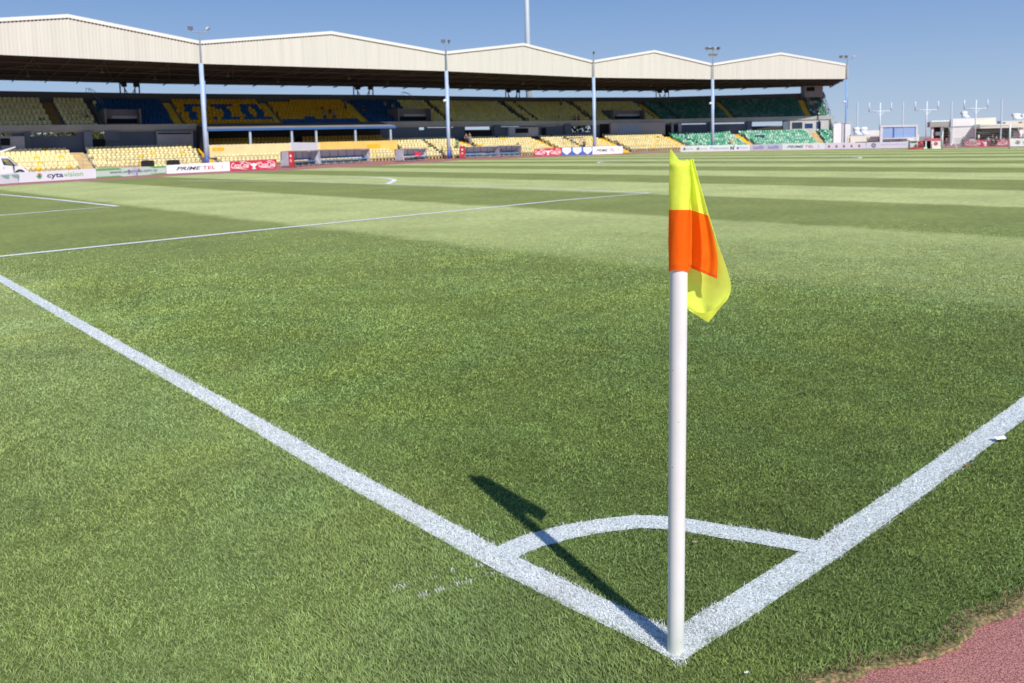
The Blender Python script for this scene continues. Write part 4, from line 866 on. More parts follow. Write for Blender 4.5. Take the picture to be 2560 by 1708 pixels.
def prime(e, L_, h, a=.22, b_=.80):
    w_ = L_*(b_-a); s_ = h*.62
    text('PRIME', s_*.86, ink_black, e, (L_*a, -.008, h*.33), w_*.50, .35, .006); text('TEL', s_*.86, ink_red, e, (L_*a+w_*.53, -.008, h*.33), w_*.26, .1, .004)
    n = 14; b = MB(); vs = []
    for k in range(n+1):
        t = -1.2+2.4*k/n; tk = .05*h*(1-abs(t)/1.2)+.004; cx = L_*a+w_*.86; vs += [(cx+w_*.07*math.cos(t), -.008, h*.5+h*.28*math.sin(t)), (cx+w_*.07*math.cos(t)+tk*1.4, -.008, h*.5+h*.28*math.sin(t))]
    b.add(vs, [(2*k, 2*k+1, 2*k+3, 2*k+2) for k in range(n)]); b.build('swoosh', ink_red, e)
def cola(e, L_, h, spots):
    for x0, x1 in spots:
        w_ = (x1-x0)*L_; s_ = h*.92; x = x0*L_
        text('Coca', s_*.78, ink_white, e, (x, -.008, h*.30), w_*.47, .45, .012*h, name='script_lettering'); text('Cola', s_*.78, ink_white, e, (x+w_*.49, -.008, h*.30), w_*.49, .45, .012*h, name='script_lettering')
        b = MB(); n = 12; vs = []
        for k in range(n+1):
            t = k/n; zz = h*(.17+.05*math.sin(t*5)); vs += [(x+w_*t*.95, -.008, zz), (x+w_*t*.95, -.008, zz+h*.06*math.sin(math.pi*t)+.004)]
        b.add(vs, [(2*k, 2*k+1, 2*k+3, 2*k+2) for k in range(n)]); b.build('flourish', ink_white, e)
        b = MB(); vs = []
        for k in range(n+1):
            t = k/n; vs += [(x+w_*(.48+.45*t), -.008, h*(.80+.08*math.sin(t*4))), (x+w_*(.48+.45*t), -.008, h*(.80+.08*math.sin(t*4))+h*.055)]
        b.add(vs, [(2*k, 2*k+1, 2*k+3, 2*k+2) for k in range(n)]); b.build('flourish', ink_white, e)
def chalice(e, cx, h, w_):
    shape(e, [(cx-w_, h*.85), (cx-w_*.35, h*.45), (cx-w_*.12, h*.35), (cx-w_*.35, h*.12), (cx+w_*.35, h*.12), (cx+w_*.12, h*.35), (cx+w_*.35, h*.45), (cx+w_, h*.85), (cx+w_*.4, h*.66), (cx, h*.72), (cx-w_*.4, h*.66)], ink_white)
e, L_, h = board(-120, 470, 448, 46, 458.2, 431.5, 'white board with pale green triangles at the far left edge', wb); gm = mat('ink_pale_green', (.30,.55,.42), .5)
for k in range(4): x = L_*(.40+.16*k); shape(e, [(x, h*.95), (x+.75, h*.95), (x+.65, h*.5), (x+.3, h*.62)], gm)
e, L_, h = board(47, 458, 431.5, 239.5, 446.5, 421.5, 'white board with green and navy lettering and a round swirl logo', wb)
swirl(e, L_*.25, h*.54, h*.31); text('cyta', h*.66, ink_navy, e, (L_*.345, -.008, h*.36), L_*.21, 0, .008); text('vision', h*.66, ink_green, e, (L_*.56, -.008, h*.36), L_*.26, 0, .004)
e, L_, h = board(240, 446.5, 421.5, 416.5, 435.3, 415, 'green edged board with a web address over a grey ball', mat('board_mint', (.66,.78,.68), .5, .05, .5)); gg = mat('ink_leaf_green', (.16,.50,.14), .5)
for z0, z1, m_ in ((.78,.99,gg),(.03,.17,gg)):
    shape(e, [(0.02, h*z0), (L_*.35, h*z0), (L_*.30, h*z1), (0.02, h*z1)], m_); shape(e, [(L_*.80, h*z0), (L_*.99, h*z0), (L_*.99, h*z1), (L_*.72, h*z1)], m_)
gb = mat('ink_ball_grey', (.35,.34,.45), .5); disc(e, L_*.52, h*.5, h*.62, h*.48, mat('ink_ball_light', (.62,.60,.72), .5), -.005); disc(e, L_*.44, h*.5, h*.25, h*.3, gb, -.0055); disc(e, L_*.58, h*.62, h*.22, h*.22, gb, -.0055); disc(e, L_*.55, h*.22, h*.2, h*.16, gb, -.0055)
text('www.omonoia.com.cy', h*.5, mat('ink_slate', (.10,.12,.16), .5), e, (L_*.18, -.009, h*.40), L_*.68, .1, .003)
e, L_, h = board(417.5, 435.2, 413.5, 575.5, 428.2, 404.7, 'white board with black and red italic lettering, left of the red board by the stand', wb); prime(e, L_, h, .14, .92)
e, L_, h = board(576, 428.1, 404.2, 692, 423.3, 398, 'red board with white script lettering just right of the nearest column', red_b); cola(e, L_, h, [(.02,.40),(.60,.98)]); chalice(e, L_*.50, h, .55)
e, L_, h = board(1336, 391, 373, 1404, 389, 369.5, 'red board with white script lettering beside the blue shield board', red_b); cola(e, L_, h, [(.02,.40),(.60,.98)]); chalice(e, L_*.50, h, .6)
e, L_, h = board(1404.5, 389, 369.5, 1481, 386.7, 367, 'blue board with three white shield shapes', mat('board_blue', (.06,.15,.50), .5, .05, .5))
for k in range(3): x = L_*(.02+.34*k); w_ = L_*.28; shape(e, [(x, h*.97), (x, h*.48), (x+w_*.5, h*.06), (x+w_, h*.48), (x+w_, h*.97)], ink_white); text('omonoia', h*.22, gb, e, (x+w_*.15, -.009, h*.62), w_*.7)
e, L_, h = board(1481.5, 386.7, 366.8, 1557, 384, 366, 'white board with faded italic lettering below the single lamp column', wb); prime(e, L_, h, .12, .90)
e, L_, h = board(1701, 378.6, 363, 1875, 376.6, 361.5, 'white board with many small sponsor names below the green seats', wb, dep=(117.0, 113.07))
for x in (.06, .26): swirl(e, L_*x, h*.5, h*.26); text('cyta', h*.42, gb, e, (L_*(x+.03), -.008, h*.40), L_*.10)
text('Petousis', h*.55, gb, e, (L_*.44, -.008, h*.36), L_*.26, 0, .003); text('N', h*.7, ink_black, e, (L_*.725, -.008, h*.26), L_*.05, 0, .03); shape(e, [(L_*.77, h*.72), (L_*.79, h*.72), (L_*.79, h*.85), (L_*.77, h*.85)], ink_red)
disc(e, L_*.83, h*.48, h*.2, h*.2, mat('ink_violet', (.25,.25,.6), .5)); text('Piquo', h*.4, gb, e, (L_*.86, -.008, h*.4), L_*.11)
e, L_, h = board(1875.5, 376.6, 361, 1955, 375.8, 360, 'lilac board with two small blue words underlined in red', lil, dep=(113.05, 111.26))
for x in (.1, .57): text('Lucille', h*.55, mat('ink_royal', (.08,.12,.5), .5), e, (L_*x, -.008, h*.42), L_*.33, 0, .004); shape(e, [(L_*x, h*.28), (L_*(x+.31), h*.28), (L_*(x+.31), h*.34), (L_*x, h*.34)], ink_red)
e, L_, h = board(1955.5, 375.8, 359.5, 2063.5, 374.9, 358.8, 'white board with black and red italic lettering at the right end of the stand', wb, dep=(111.25, 108.8)); prime(e, L_, h, .12, .90)
e, L_, h = board(2064, 374.9, 358.8, 2165, 374, 358.5, 'white board with a row of five small red marks', pink_w, dep=(108.79, 106.51)); rm = mat('ink_brick', (.62,.10,.08), .5)
for k in range(5): x = L_*(.06+.187*k); shape(e, [(x, h*.28), (x+L_*.05, h*.25), (x+L_*.05, h*.72), (x+L_*.025, h*.58), (x, h*.74)], rm)
e, L_, h = board(2165.5, 374, 358, 2276, 373.2, 357, 'pale grey board with a dark grey flower and faint text', pink_w, dep=(106.5, 104.0))
for k in range(8): t = k*math.pi/4; disc(e, L_*.17+h*.22*math.cos(t), h*.5+h*.25*math.sin(t), h*.14, h*.14, mat('ink_flower_grey', (.28,.27,.33), .6), -.006-.0005*k)
text('commonwealth trust', h*.30, mat('ink_faint', (.48,.47,.56), .6), e, (L_*.34, -.008, h*.52), L_*.58)
e, L_, h = board(2413.5, 369.3, 351.5, 2476, 368.8, 351, 'red board with white script lettering behind the goal, left one', red_b, dep=(99.5, 98.4)); cola(e, L_, h, [(.02,.62)]); chalice(e, L_*.80, h, .5)
e, L_, h = board(2481, 368.8, 351, 2522, 368.6, 350.6, 'red board with white script lettering behind the goal, next to the right post', red_b, dep=(98.3, 97.6)); cola(e, L_, h, [(.04,.96)])
e, L_, h = board(2523, 370.5, 350.5, 2640, 368.5, 349, 'white board with swirl logo at the right edge beside the goal', wb, dep=(95, 94)); swirl(e, L_*.18, h*.5, h*.30); text('cyta', h*.66, ink_navy, e, (L_*.29, -.008, h*.36), L_*.3, 0, .008)
e, L_, h = board(2477, 369, 351, 2480.5, 369, 351, 'narrow red filler board between the two red ones', red_b, dep=(98.5, 98.45))

# ------------------------------------------------------------------ team shelters
def frame_at(u0, v0, u1, v1):
    A = G(u0, v0); B = G(u1, v1); dx = B-A; return A, float(np.hypot(dx[0], dx[1])), math.atan2(dx[1], dx[0])
acry = mat('milky_acrylic', (.80,.77,.82), .3, .08, 1.2, transl=.35); alu = mat('aluminium', (.55,.56,.58), .4, .08, 1, metal=.4); bseat = mat('bench_blue', (.03,.14,.36), .5); dgreen = mat('dark_undercroft', (.10,.16,.14), .7)
def shelter(u0, v0, u1, v1, h, label, n, white_part, group='team shelters at the touchline'):
    A, L_, rz = frame_at(u0, v0, u1, v1); e = empty('team_shelter', (A[0], A[1], 0), rz, label, 'team shelter', group)
    b = MB(); b.box((0,-.02,.06),(L_,.04,.12)); b.box((0,1.2,.06),(L_,1.26,.12))
    for x in (0, L_-.06): b.box((x,-.0,.12),(x+.06,1.25,.17)); b.tube([(x+.03,.03,.12),(x+.03,.45,h*.62),(x+.03,.35,h)], .035, 6); b.tube([(x+.03,1.2,.12),(x+.03,1.2,h*.95)], .035, 6)
    b.box((0,.1,h-.05),(L_,.16,h)); b.box((0,1.2,h-.12),(L_,1.26,h-.06)); b.build('frame', alu, e)
    for k in range(n): x0 = L_*k/n; b = MB(); b.box((x0+.03,1.14,h*.52),(x0+L_/n-.03,1.17,h-.08)); b.build('rear_panel', acry, e); b = MB(); b.box((x0-.03,1.12,h*.5),(x0+.03,1.19,h-.06)); b.build('mullion', mat('dark_mullion', (.08,.08,.09), .5), e)
    b = MB(); b.add([(0,.1,h+.01),(L_,.1,h+.01),(L_,1.25,h-.05),(0,1.25,h-.05),(0,.1,h+.03),(L_,.1,h+.03),(L_,1.25,h-.03),(0,1.25,h-.03)], [(0,3,2,1),(4,5,6,7),(0,1,5,4),(1,2,6,5),(2,3,7,6),(3,0,4,7)]); b.build('canopy', mat('canopy_acrylic', (.60,.58,.62), .3, .1, 1, transl=.5), e)
    for x in (0.01, L_-.04): b = MB(); b.add([(x,.1,.2),(x,1.2,.2),(x,1.2,h-.1),(x,.1,h-.05)], [(0,1,2,3)]); b.build('side_panel', mat('side_acrylic', (.62,.60,.68), .3, transl=.4), e)
    b = MB(); b.box((.1,.95,h*.40),(L_-.1,1.05,h*.52)); b.build('bench_back', bseat, e)
    b = MB(); b.box((.1,.45,h*.30),(L_-.1,.92,h*.335)); b.build('bench_seat', mat('bench_top', (.42,.55,.68), .45, .1, 2), e); b = MB(); b.box((.1,.42,h*.26),(L_-.1,.45,h*.335)); b.build('bench_edge', mat('bench_edge_blue', (.10,.28,.52), .5), e)
    for k in range(n): x0 = L_*k/n+.12; b = MB(); b.box((x0,.55,.14),(x0+L_/n-.22,.58,h*.24)); b.build('lower_panel', dgreen, e)
    b = MB(); [b.box((L_*k/n-.04,.5,.1),(L_*k/n+.04,.6,h*.28)) for k in range(1, n)]; b.build('bench_leg', alu, e)
    for k in range(int(L_/1.6)+1): b = MB(); b.tube([(.2+k*1.6,-.05,.06),(.2+k*1.6,.02,.06)], .06, 8); b.build('wheel', black, e)
    return e, L_
d1 = depth(G(760, 415))
e, L_ = shelter(735, 418, 801, 412.5, 1.5, 'left narrower team shelter with a white sign panel raised on its roof', 4, (0,1)); hs = (375-356)*depth(G(760, 415))/FPX
b = MB(); b.box((.0,.2,1.54),(L_-.05,.26,1.54+hs)); b.build('sign_panel', wb, e); text('team shelter', .01, wb, e, (0,.3,1.6)) if False else None
e, L_ = shelter(804, 412.3, 928, 405.5, 1.55, 'long team shelter with blue bench in front of the ochre wall', 6, (0,1))
e, L_ = shelter(1012, 404, 1070, 400.5, 1.45, 'small officials shelter with a red jersey on the table', 4, (0,1))
jx = L_*.58; b = MB(); b.box((.1,-.15,.55),(L_-.05,.25,.60)); b.build('table_top', white, e)
J = AT(1045, depth(G(1041, 402))-.3); je = MB(); je.add([(-.45,0,.98),(.45,0,.98),(.38,0,.72),(.22,-.02,.70),(.24,-.03,.42),(-.22,-.03,.42),(-.22,-.02,.70),(-.38,0,.74)], [tuple(range(8))]); je.add([(-.45,.02,.98),(.45,.02,.98),(.3,.2,.98),(-.3,.2,.98)], [(0,1,2,3)])
o = je.build('hung_jersey', mat('red_jersey', (.65,.02,.06), .7), loc=(J[0], J[1], 0)); o.rotation_euler = (0,0,math.atan2(_r[1], _r[0])); tag(o, 'red jersey hung over the table edge of the small shelter', 'jersey')
shelter(1164, 395.5, 1249, 392.4, 1.5, 'team shelter with blue bench beside the upright red sign', 5, (0,1)); shelter(1251, 392.3, 1305, 390.5, 1.55, 'paler team shelter at the right end of the row', 4, (0,1))
def redsign(u, v, h, w_, label):
    P = G(u, v); e = empty('red_sign', (P[0], P[1], 0), math.atan2(_r[1], _r[0])-.1, label, 'sign', 'upright red signs beside the shelters'); b = MB(); b.box((-w_/2,0,.12),(w_/2,.3,h)); b.build('cabinet', redp, e)
    b = MB(); b.box((-w_/2-.12,-.1,0),(w_/2+.12,.5,.12)); b.build('base', mat('sign_base', (.20,.08,.08), .8), e); disc(e, 0, h*.72, w_*.2, .12, ink_white, -.01); disc(e, 0, h*.42, w_*.25, .15, mat('ink_pink', (.75,.4,.4), .5), -.01)
redsign(728, 419, 1.45, .42, 'upright red sign at the left end of the first team shelter'); redsign(1156, 396.6, 1.6, .6, 'upright red sign left of the second pair of shelters')
def awning(u0, v0, u1, v1, vt, label, dark):
    A, L_, rz = frame_at(u0, v0, u1, v1); h = ((v0+v1)/2-vt)*depth(A)/FPX; e = empty('equipment_stand', (A[0], A[1], 0), rz, label, 'equipment stand', 'small blue topped stands')
    b = MB(); [b.tube([(x, y, 0),(x, y, h)], .035, 6) for x in (.05, L_/2, L_-.05) for y in (0, .9)]; b.build('post', steel, e)
    b = MB(); b.box((-.05,-.1,h),(L_*.42,1.0,h+.10)); b.build('roof', dark, e); b = MB(); b.box((L_*.42,-.1,h),(L_+.05,1.0,h+.14)); b.build('roof', mat('royal_blue_top', (.02,.12,.55), .5), e); b = MB(); b.box((.1,.2,h*.35),(L_-.1,.8,h*.4)); b.build('shelf', mat('grey_shelf', (.45,.45,.45), .6), e)
awning(1413, 388.2, 1457, 387, 346, 'blue topped equipment stand behind the blue shield board', black); awning(1887, 372, 1912, 371.5, 340, 'blue topped equipment stand in front of the green seats', mat('royal_blue_top', (.02,.12,.55), .5))
for u, v in ((369, 416), (433, 412.5)):
    P = AT(u, depth(G(u, 436))+3.5); b = MB(); b.box((-.45,0,0),(.45,.6,.95)); b.box((-.38,.02,.95),(.38,.5,1.02)); b.box((-.3,-.03,.3),(.3,0,.8)); b.box((-.5,.1,0),(-.45,.5,.2))
    o = b.build('loudspeaker', mat('black_cabinet', (.012,.012,.014), .6), loc=(P[0], P[1], 0)); o.rotation_euler = (0,0,rz); tag(o, 'black box speaker behind the %s board' % ('web address' if u < 400 else 'left end of the italic lettering'), 'speaker', 'black speakers behind the boards')

# ------------------------------------------------------------------ far goal
GA, GL_, grz = frame_at(2355.3, 373.2, 2523.4, 372.6); e = empty('goal', (GA[0], GA[1], 0), grz, 'white goal with net at the far end of the pitch', 'goal')
gh = 54*depth(GA)/FPX; gw = mat('goal_white', (.82,.84,.86), .35)
for x in (0, GL_): b = MB(); b.tube([(x,0,0),(x,0,gh)], .075, 10); b.build('post', gw, e, smooth=True)
b = MB(); b.tube([(-.05,0,gh),(GL_+.05,0,gh)], .06, 10); b.build('crossbar', gw, e, smooth=True)
b = MB()
for x in (0, GL_): b = MB(); b.tube([(x,0,gh),(x,.9,gh-.05),(x,2.0,0.05)], .035, 6); b.build('net_support', gw, e)
b = MB(); n = 34
for k in range(n+1): x = GL_*k/n; b.tube([(x,.05,gh),(x,.9,gh-.08),(x,1.95,.02)], .007, 3, caps=False)
for k in range(12): t = k/11; y = .9+1.05*t; z = (gh-.08)*(1-t)+.02; b.tube([(0,y,z),(GL_,y,z)], .007, 3, caps=False)
for x in (0, GL_):
    for k in range(8): z = gh*k/8; b.tube([(x,0,z),(x,.9+1.05*(1-k/8)*.9,z)], .007, 3, caps=False)
b.build('net', mat('net_cord', (.75,.78,.8), .7), e)

# ------------------------------------------------------------------ white posts beyond the far end
pw = mat('distant_white_post', (.66,.72,.80), .5)
def hp(u, vt, vbar, arm, lab, dep=122):
    P = AT(u, dep); k = dep/FPX; e = empty('rugby_post', (P[0], P[1], 0), math.atan2(_r[1], _r[0])+.12, lab, 'goal post', 'Y shaped white posts'); zt = CP[2]+(hor(u)-vt)*k; zb = CP[2]+(hor(u)-vbar)*k; a = arm*k
    b = MB(); b.tube([(0,0,0),(0,0,zt)], .10, 8); b.build('pole', pw, e, smooth=True); b = MB(); b.tube([(-a,0,zb),(a,0,zb)], .075, 8); b.build('crossbar', pw, e, smooth=True)
    for s_ in (-1, 1):
        b = MB(); b.tube([(s_*a,0,zb-.05),(s_*a,0,zt)], .085, 8); b.build('upright', pw, e, smooth=True); b = MB(); b.tube([(0,0,zb-.75),(s_*a*.38,0,zb)], .05, 6); b.build('brace', pw, e)
hp(2198.6, 258, 279, 29.2, 'Y shaped white post, leftmost of the three'); hp(2314.6, 254.5, 276, 30.5, 'Y shaped white post in the middle, above the red tent'); hp(2437, 250.5, 272.5, 31.5, 'Y shaped white post in front of the cream building')
for u, vt, lab in ((2142, 258, 'plain white pole between the blue mast and the first Y shaped post'), (2255.5, 255, 'plain white pole in front of the blue screen'), (2376.5, 254, 'plain white pole beside the left goal post'), (2501, 248, 'plain white pole above the roof gap between the two buildings')):
    P = AT(u, 122); zt = CP[2]+(hor(u)-vt)*122/FPX; b = MB(); b.tube([(0,0,0),(0,0,zt*.5),(0,0,zt)], [.10,.10,.09], 10); b.tube([(0,0,0),(0,0,.3)], .22, 8); tag(b.build('white_pole', pw, smooth=False, loc=(P[0], P[1], 0)), lab, 'pole', 'plain white poles')

# ------------------------------------------------------------------ buildings at the far right
vr = math.atan2(_r[1], _r[0])
def bb(u0, u1, vt, vb, dep, mats_, name='b', par=None, thick=6., y0=0.):
    """box facing the camera side, spanning the measured columns, base at vb or on the ground when vb is None"""
    k = dep/FPX; P = AT((u0+u1)/2, dep); h2 = (u1-u0)*k/2; hh = hor((u0+u1)/2); z1 = CP[2]+(hh-vt)*k; z0 = 0 if vb is None else CP[2]+(hh-vb)*k
    return P, h2, z0, z1
class Bld:
    def __init__(s, u, dep, name, label, cat, rz=0.0, group=None): s.P = AT(u, dep); s.dep = dep; s.u = u; s.k = dep/FPX; s.e = empty(name, (s.P[0], s.P[1], 0), vr-.22+rz, label, cat, group)
    def x(s, u): return (u-s.u)*s.k
    def z(s, v, u=None): return CP[2]+(hor(s.u if u is None else u)-v)*s.k
    def box(s, u0, u1, vt, vb, y0, y1, m, name, parent=None):
        um = (u0+u1)/2; b = MB(); b.box((s.x(u0), y0, 0 if vb is None else s.z(vb, um)), (s.x(u1), y1, s.z(vt, um))); return b.build(name, m, s.e if parent is None else parent)
wh_r = mat('white_render', (.88,.87,.85), .8, .1, .3); cr_r = mat('cream_render', (.78,.73,.62), .8, .12, .3); gr_r = mat('grey_render_far', (.42,.40,.36), .8, .15, .3)
B1 = Bld(2450, 140, 'clubhouse', 'cream and white flat roofed building behind the goal with a covered terrace', 'building')
B1.box(2386, 2436, 296.5, None, 0, 1.5, wh_r, 'wall'); B1.box(2436, 2486, 295, 312, .3, 2, cr_r, 'upper_storey'); B1.box(2433, 2532, 311, 321, -3.5, 2, cr_r, 'roof_slab'); B1.box(2436, 2530, 321, None, 1.0, 2, mat('terrace_dark', (.06,.055,.06), .9), 'terrace_recess')
B1.box(2336, 2386, 304, 317, .5, 2.5, gr_r, 'roof_slab'); B1.box(2352, 2386, 317, None, 1.6, 2.4, mat('recess_brown', (.05,.04,.04), .9), 'recess'); B1.box(2341, 2346, 317, None, .8, 1.4, cr_r, 'column'); B1.box(2363, 2368, 315, None, .6, 1.2, cr_r, 'column'); B1.box(2381, 2386, 317, None, .4, 1.0, gr_r, 'column')
B1.box(2440, 2450, 307.5, 310, .9, 1.1, mat('slot_window', (.25,.25,.25), .4), 'window'); B1.box(2462, 2469, 301, 309, .9, 1.1, darkbox, 'window'); B1.box(2474, 2480, 301, 309.5, .9, 1.1, mat('slot_window', (.25,.25,.25), .4), 'window')
B1.box(2440, 2528, 322, 328, -3.0, -2.8, mat('awning_maroon', (.10,.03,.035), .8), 'awning'); B1.box(2522, 2530, 321, None, -3.2, -2.4, wh_r, 'column')
b = MB(); x0, x1 = B1.x(2437), B1.x(2524); z0, z1 = B1.z(334), B1.z(327); b.add([(x0,-3,z0),(x1,-3,z1-.1),(x1,-1,z1+.4),(x0,-1,z0+.3)], [(0,1,2,3)]); b.build('awning', mat('awning_grey', (.45,.44,.43), .7), B1.e)
b = MB(); [b.tube([(B1.x(u), -1.0, B1.z(300)), (B1.x(u), -1.0, B1.z(300)+.55)], .35, 10) for u in ()]; 
bt = B1.box(2336, 2352, 330, 339, -3.0, -1.5, mat('grey_cabinet', (.20,.22,.24), .6), 'window_box')
for k in range(6): u = 2347+k*7; b = MB(); b.tube([(B1.x(u-3.4), 2, B1.z(301.5)), (B1.x(u+3.4), 2, B1.z(301.5))], .22, 10); b.build('roof_tank', white, B1.e, smooth=True)
B2 = Bld(2560, 150, 'apartment_block', 'cream block at the right edge with white water tanks on its roof', 'building')
B2.box(2509, 2660, 301, None, 0, 2.5, cr_r, 'wall'); B2.box(2548, 2660, 303, None, -1.2, -.02, mat('warm_cream', (.72,.64,.48), .8, .1, .3), 'wall'); B2.box(2512, 2516, 306.5, 309, -.12, -.02, darkbox, 'window'); B2.box(2517, 2545, 311, 314, -.3, -.02, wh_r, 'ledge'); B2.box(2530, 2545, 322, 330, -.12, -.02, mat('slot_window', (.25,.25,.25), .4), 'window')
def heater(u, v, dep, wpx, label, pair=True):
    P = AT(u, dep); k = dep/FPX; z = CP[2]+(hor(u)-v)*k; w_ = wpx*k; e = empty('solar_water_heater', (P[0], P[1], z), vr+.1, label, 'water heater', 'white rooftop water heaters')
    b = MB(); b.tube([(-w_/2,0,.9),(w_/2,0,.9)], .30, 14); b.build('tank', white, e, smooth=True); b = MB(); b.hexa([(-w_/2,-1.1,.05),(w_/2,-1.1,.05),(w_/2,-.1,.65),(-w_/2,-.1,.65),(-w_/2,-1.12,.12),(w_/2,-1.12,.12),(w_/2,-.12,.72),(-w_/2,-.12,.72)]); b.build('collector', mat('collector_white', (.66,.68,.72), .2), e)
    b = MB(); [b.tube([(x,0,0),(x,0,.7)], .04, 5) for x in (-w_*.4, w_*.4)]; b.build('stand', black, e)
for u, v, dp, w_, lab in ((2538, 300, 153, 19, 'white water heater on the roof at the right, nearer the gap'), (2559, 301, 153, 17, 'white water heater cut by the right edge of the frame'), (2408, 296, 143, 13, 'small white water heater on the white wall behind the goal'), (2140, 339, 118, 13, 'white water heater on the low roof, left of the first plain pole'), (2158, 338.5, 118, 16, 'white water heater on the low roof, right of the first plain pole')): heater(u, v, dp, w_, lab)
B3 = Bld(2095, 128, 'service_block', 'big bright white block beside the right end of the stand', 'building')
B3.box(2084, 2106, 309, None, 0, .9, mat('block_white', (.95,.95,.93), .7, .08, .4), 'wall'); b = MB(); b.tube([(B3.x(2098), 2, B3.z(309)), (B3.x(2098), 2, B3.z(306)), (B3.x(2098), 2, B3.z(303))], [.5,.42,.1], 12); b.build('vent_cap', gr_r, B3.e)
B4 = Bld(2115, 124, 'pump_house', 'narrow white block right of the bigger white block behind the blue mast', 'building'); B4.box(2106, 2125, 308, None, 0, .8, wh_r, 'wall'); B4.box(2105.5, 2125.5, 307, 308.2, -.1, .9, white, 'coping'); b = MB(); b.tube([(B4.x(2124), -.2, 0), (B4.x(2124), -.2, B4.z(338))], .09, 6); b.build('pipe', mat('orange_pipe', (.50,.16,.04), .6), B4.e)
B5 = Bld(2210, 120, 'low_wall', 'long low cream wall with a white upper part below the blue screen', 'wall'); B5.box(2125, 2290, 339, None, 0, .4, mat('cream_wall', (.86,.82,.70), .8, .12, .5), 'base'); B5.box(2164, 2205, 326, 339, .02, .38, wh_r, 'upper_part')
for u in (2130, 2172, 2197, 2245): B5.box(u-1, u+1, 343, 355, -.1, -.01, mat('rust_stain', (.45,.36,.22), .9), 'stain')
B5.box(2143, 2253, 354, None, -.06, -.01, darkbox, 'wall_foot')
B6 = Bld(2246, 118, 'projection_screen', 'wide blue panelled screen in a white steel frame', 'screen'); fm = mat('frame_white', (.72,.74,.76), .5)
B6.box(2203, 2209, 316, None, 0, .5, fm, 'frame'); B6.box(2285.5, 2290, 316, None, 0, .5, fm, 'frame'); B6.box(2203, 2290, 313.5, 317.5, -.02, .52, fm, 'frame'); B6.box(2209, 2285.5, 344.5, 347, -.02, .52, fm, 'frame')
for u0, u1 in ((2209.5, 2233.5), (2236, 2257), (2257.5, 2285)): B6.box(u0, u1, 318, 344.4, .1, .2, mat('screen_blue', (.32,.46,.72), .5, .1, .4), 'panel')
B6.box(2233.5, 2236, 317.6, 344.4, .02, .3, mat('screen_post', (.08,.17,.42), .5), 'mullion')
# red tent, white stall, red box
T1 = Bld(2334, 94, 'tent', 'small red roofed tent with white walls and a round red emblem', 'tent')
T1.box(2330.5, 2351, 351, None, 0, .05, white, 'wall'); T1.box(2352, 2356, 352, None, .3, 1.2, mat('tent_pale_red', (.62,.22,.22), .7), 'wall'); b = MB(); xa, xm, xb = T1.x(2315), T1.x(2336), T1.x(2357); zt, zb = T1.z(346), T1.z(352)
b.add([(xa,-.05,zb),(xm-.5,-.05,zt),(xm+.4,-.05,zt),(xb,-.05,zb),(xa,1.8,zb),(xm-.5,1.8,zt),(xm+.4,1.8,zt),(xb,1.8,zb)], [(0,3,2,1),(4,5,6,7),(0,1,5,4),(1,2,6,5),(2,3,7,6)]); b.build('roof', mat('tent_red', (.62,.12,.19), .6, .08, 1), T1.e)
T1.box(2317, 2330.5, 352, None, .6, .7, mat('tent_opening', (.012,.02,.035), .9), 'opening'); T1.box(2315, 2317.5, 351, None, -.02, .06, white, 'pole')
disc(T1.e, T1.x(2339), T1.z(359.5), .22, .22, ink_red, -.02, hole=.5); disc(T1.e, T1.x(2339), T1.z(359.5), .1, .06, ink_red, -.022)
for z_ in (355, 360, 365): T1.box(2350, 2352.6, z_-1.4, z_+1.2, -.03, .0, redp, 'mark')
T2 = Bld(2306, 95, 'drinks_cabinet', 'upright red box with a pale figure emblem left of the tent', 'cabinet'); T2.box(2298.5, 2313.5, 353, None, 0, .6, redp, 'cabinet'); T2.box(2303, 2314, 368, None, -.5, -.02, white, 'white_crate'); shape(T2.e, [(T2.x(2302), T2.z(366)), (T2.x(2310), T2.z(366)), (T2.x(2307.5), T2.z(360)), (T2.x(2309), T2.z(356)), (T2.x(2303), T2.z(356)), (T2.x(2304.5), T2.z(360))], mat('ink_peach', (.75,.5,.42), .5), -.01)
T3 = Bld(2284, 96, 'white_stall', 'white stall cabinet at the end of the pale board', 'stall'); T3.box(2276, 2292, 352, None, 0, 1, mat('stall_white', (.62,.66,.68), .6, .15, 2), 'body'); T3.box(2274, 2294, 350, 352.3, -.2, 1.2, white, 'roof'); T3.box(2278, 2290, 355, 357, -.03, 0, gr_r, 'shelf')
b = MB(); P = AT(2290, 93.5)
for k in range(7): x_ = -.7+k*.24; b.hexa([(x_-.14,-.12,0),(x_+.14,-.12,0),(x_+.12,.12,0),(x_-.12,.12,0),(x_-.11,-.1,.2+.12*random.random()),(x_+.12,-.08,.18),(x_+.1,.1,.2),(x_-.1,.1,.22)])
o = b.build('kit_bag', mat('red_bag', (.55,.05,.07), .7, .3, 3), loc=(P[0], P[1], 0), smooth=True); o.rotation_euler = (0,0,vr); tag(o, 'heap of red and white kit bags in front of the white stall', 'bags')
# fence behind the goal
b = MB(); F0, F1 = AT(2385, 100), AT(2416, 100); FFP = F0
for k in range(13): P = F0+(F1-F0)*k/12; b.tube([P, (P[0], P[1], 1.1)], .02, 4)
for z_ in (.35, .75, 1.1): b.tube([(F0[0], F0[1], z_), (F1[0], F1[1], z_)], .02, 4)
tag(b.build('railing', steel), 'thin grey railing left of the red boards behind the goal', 'railing')

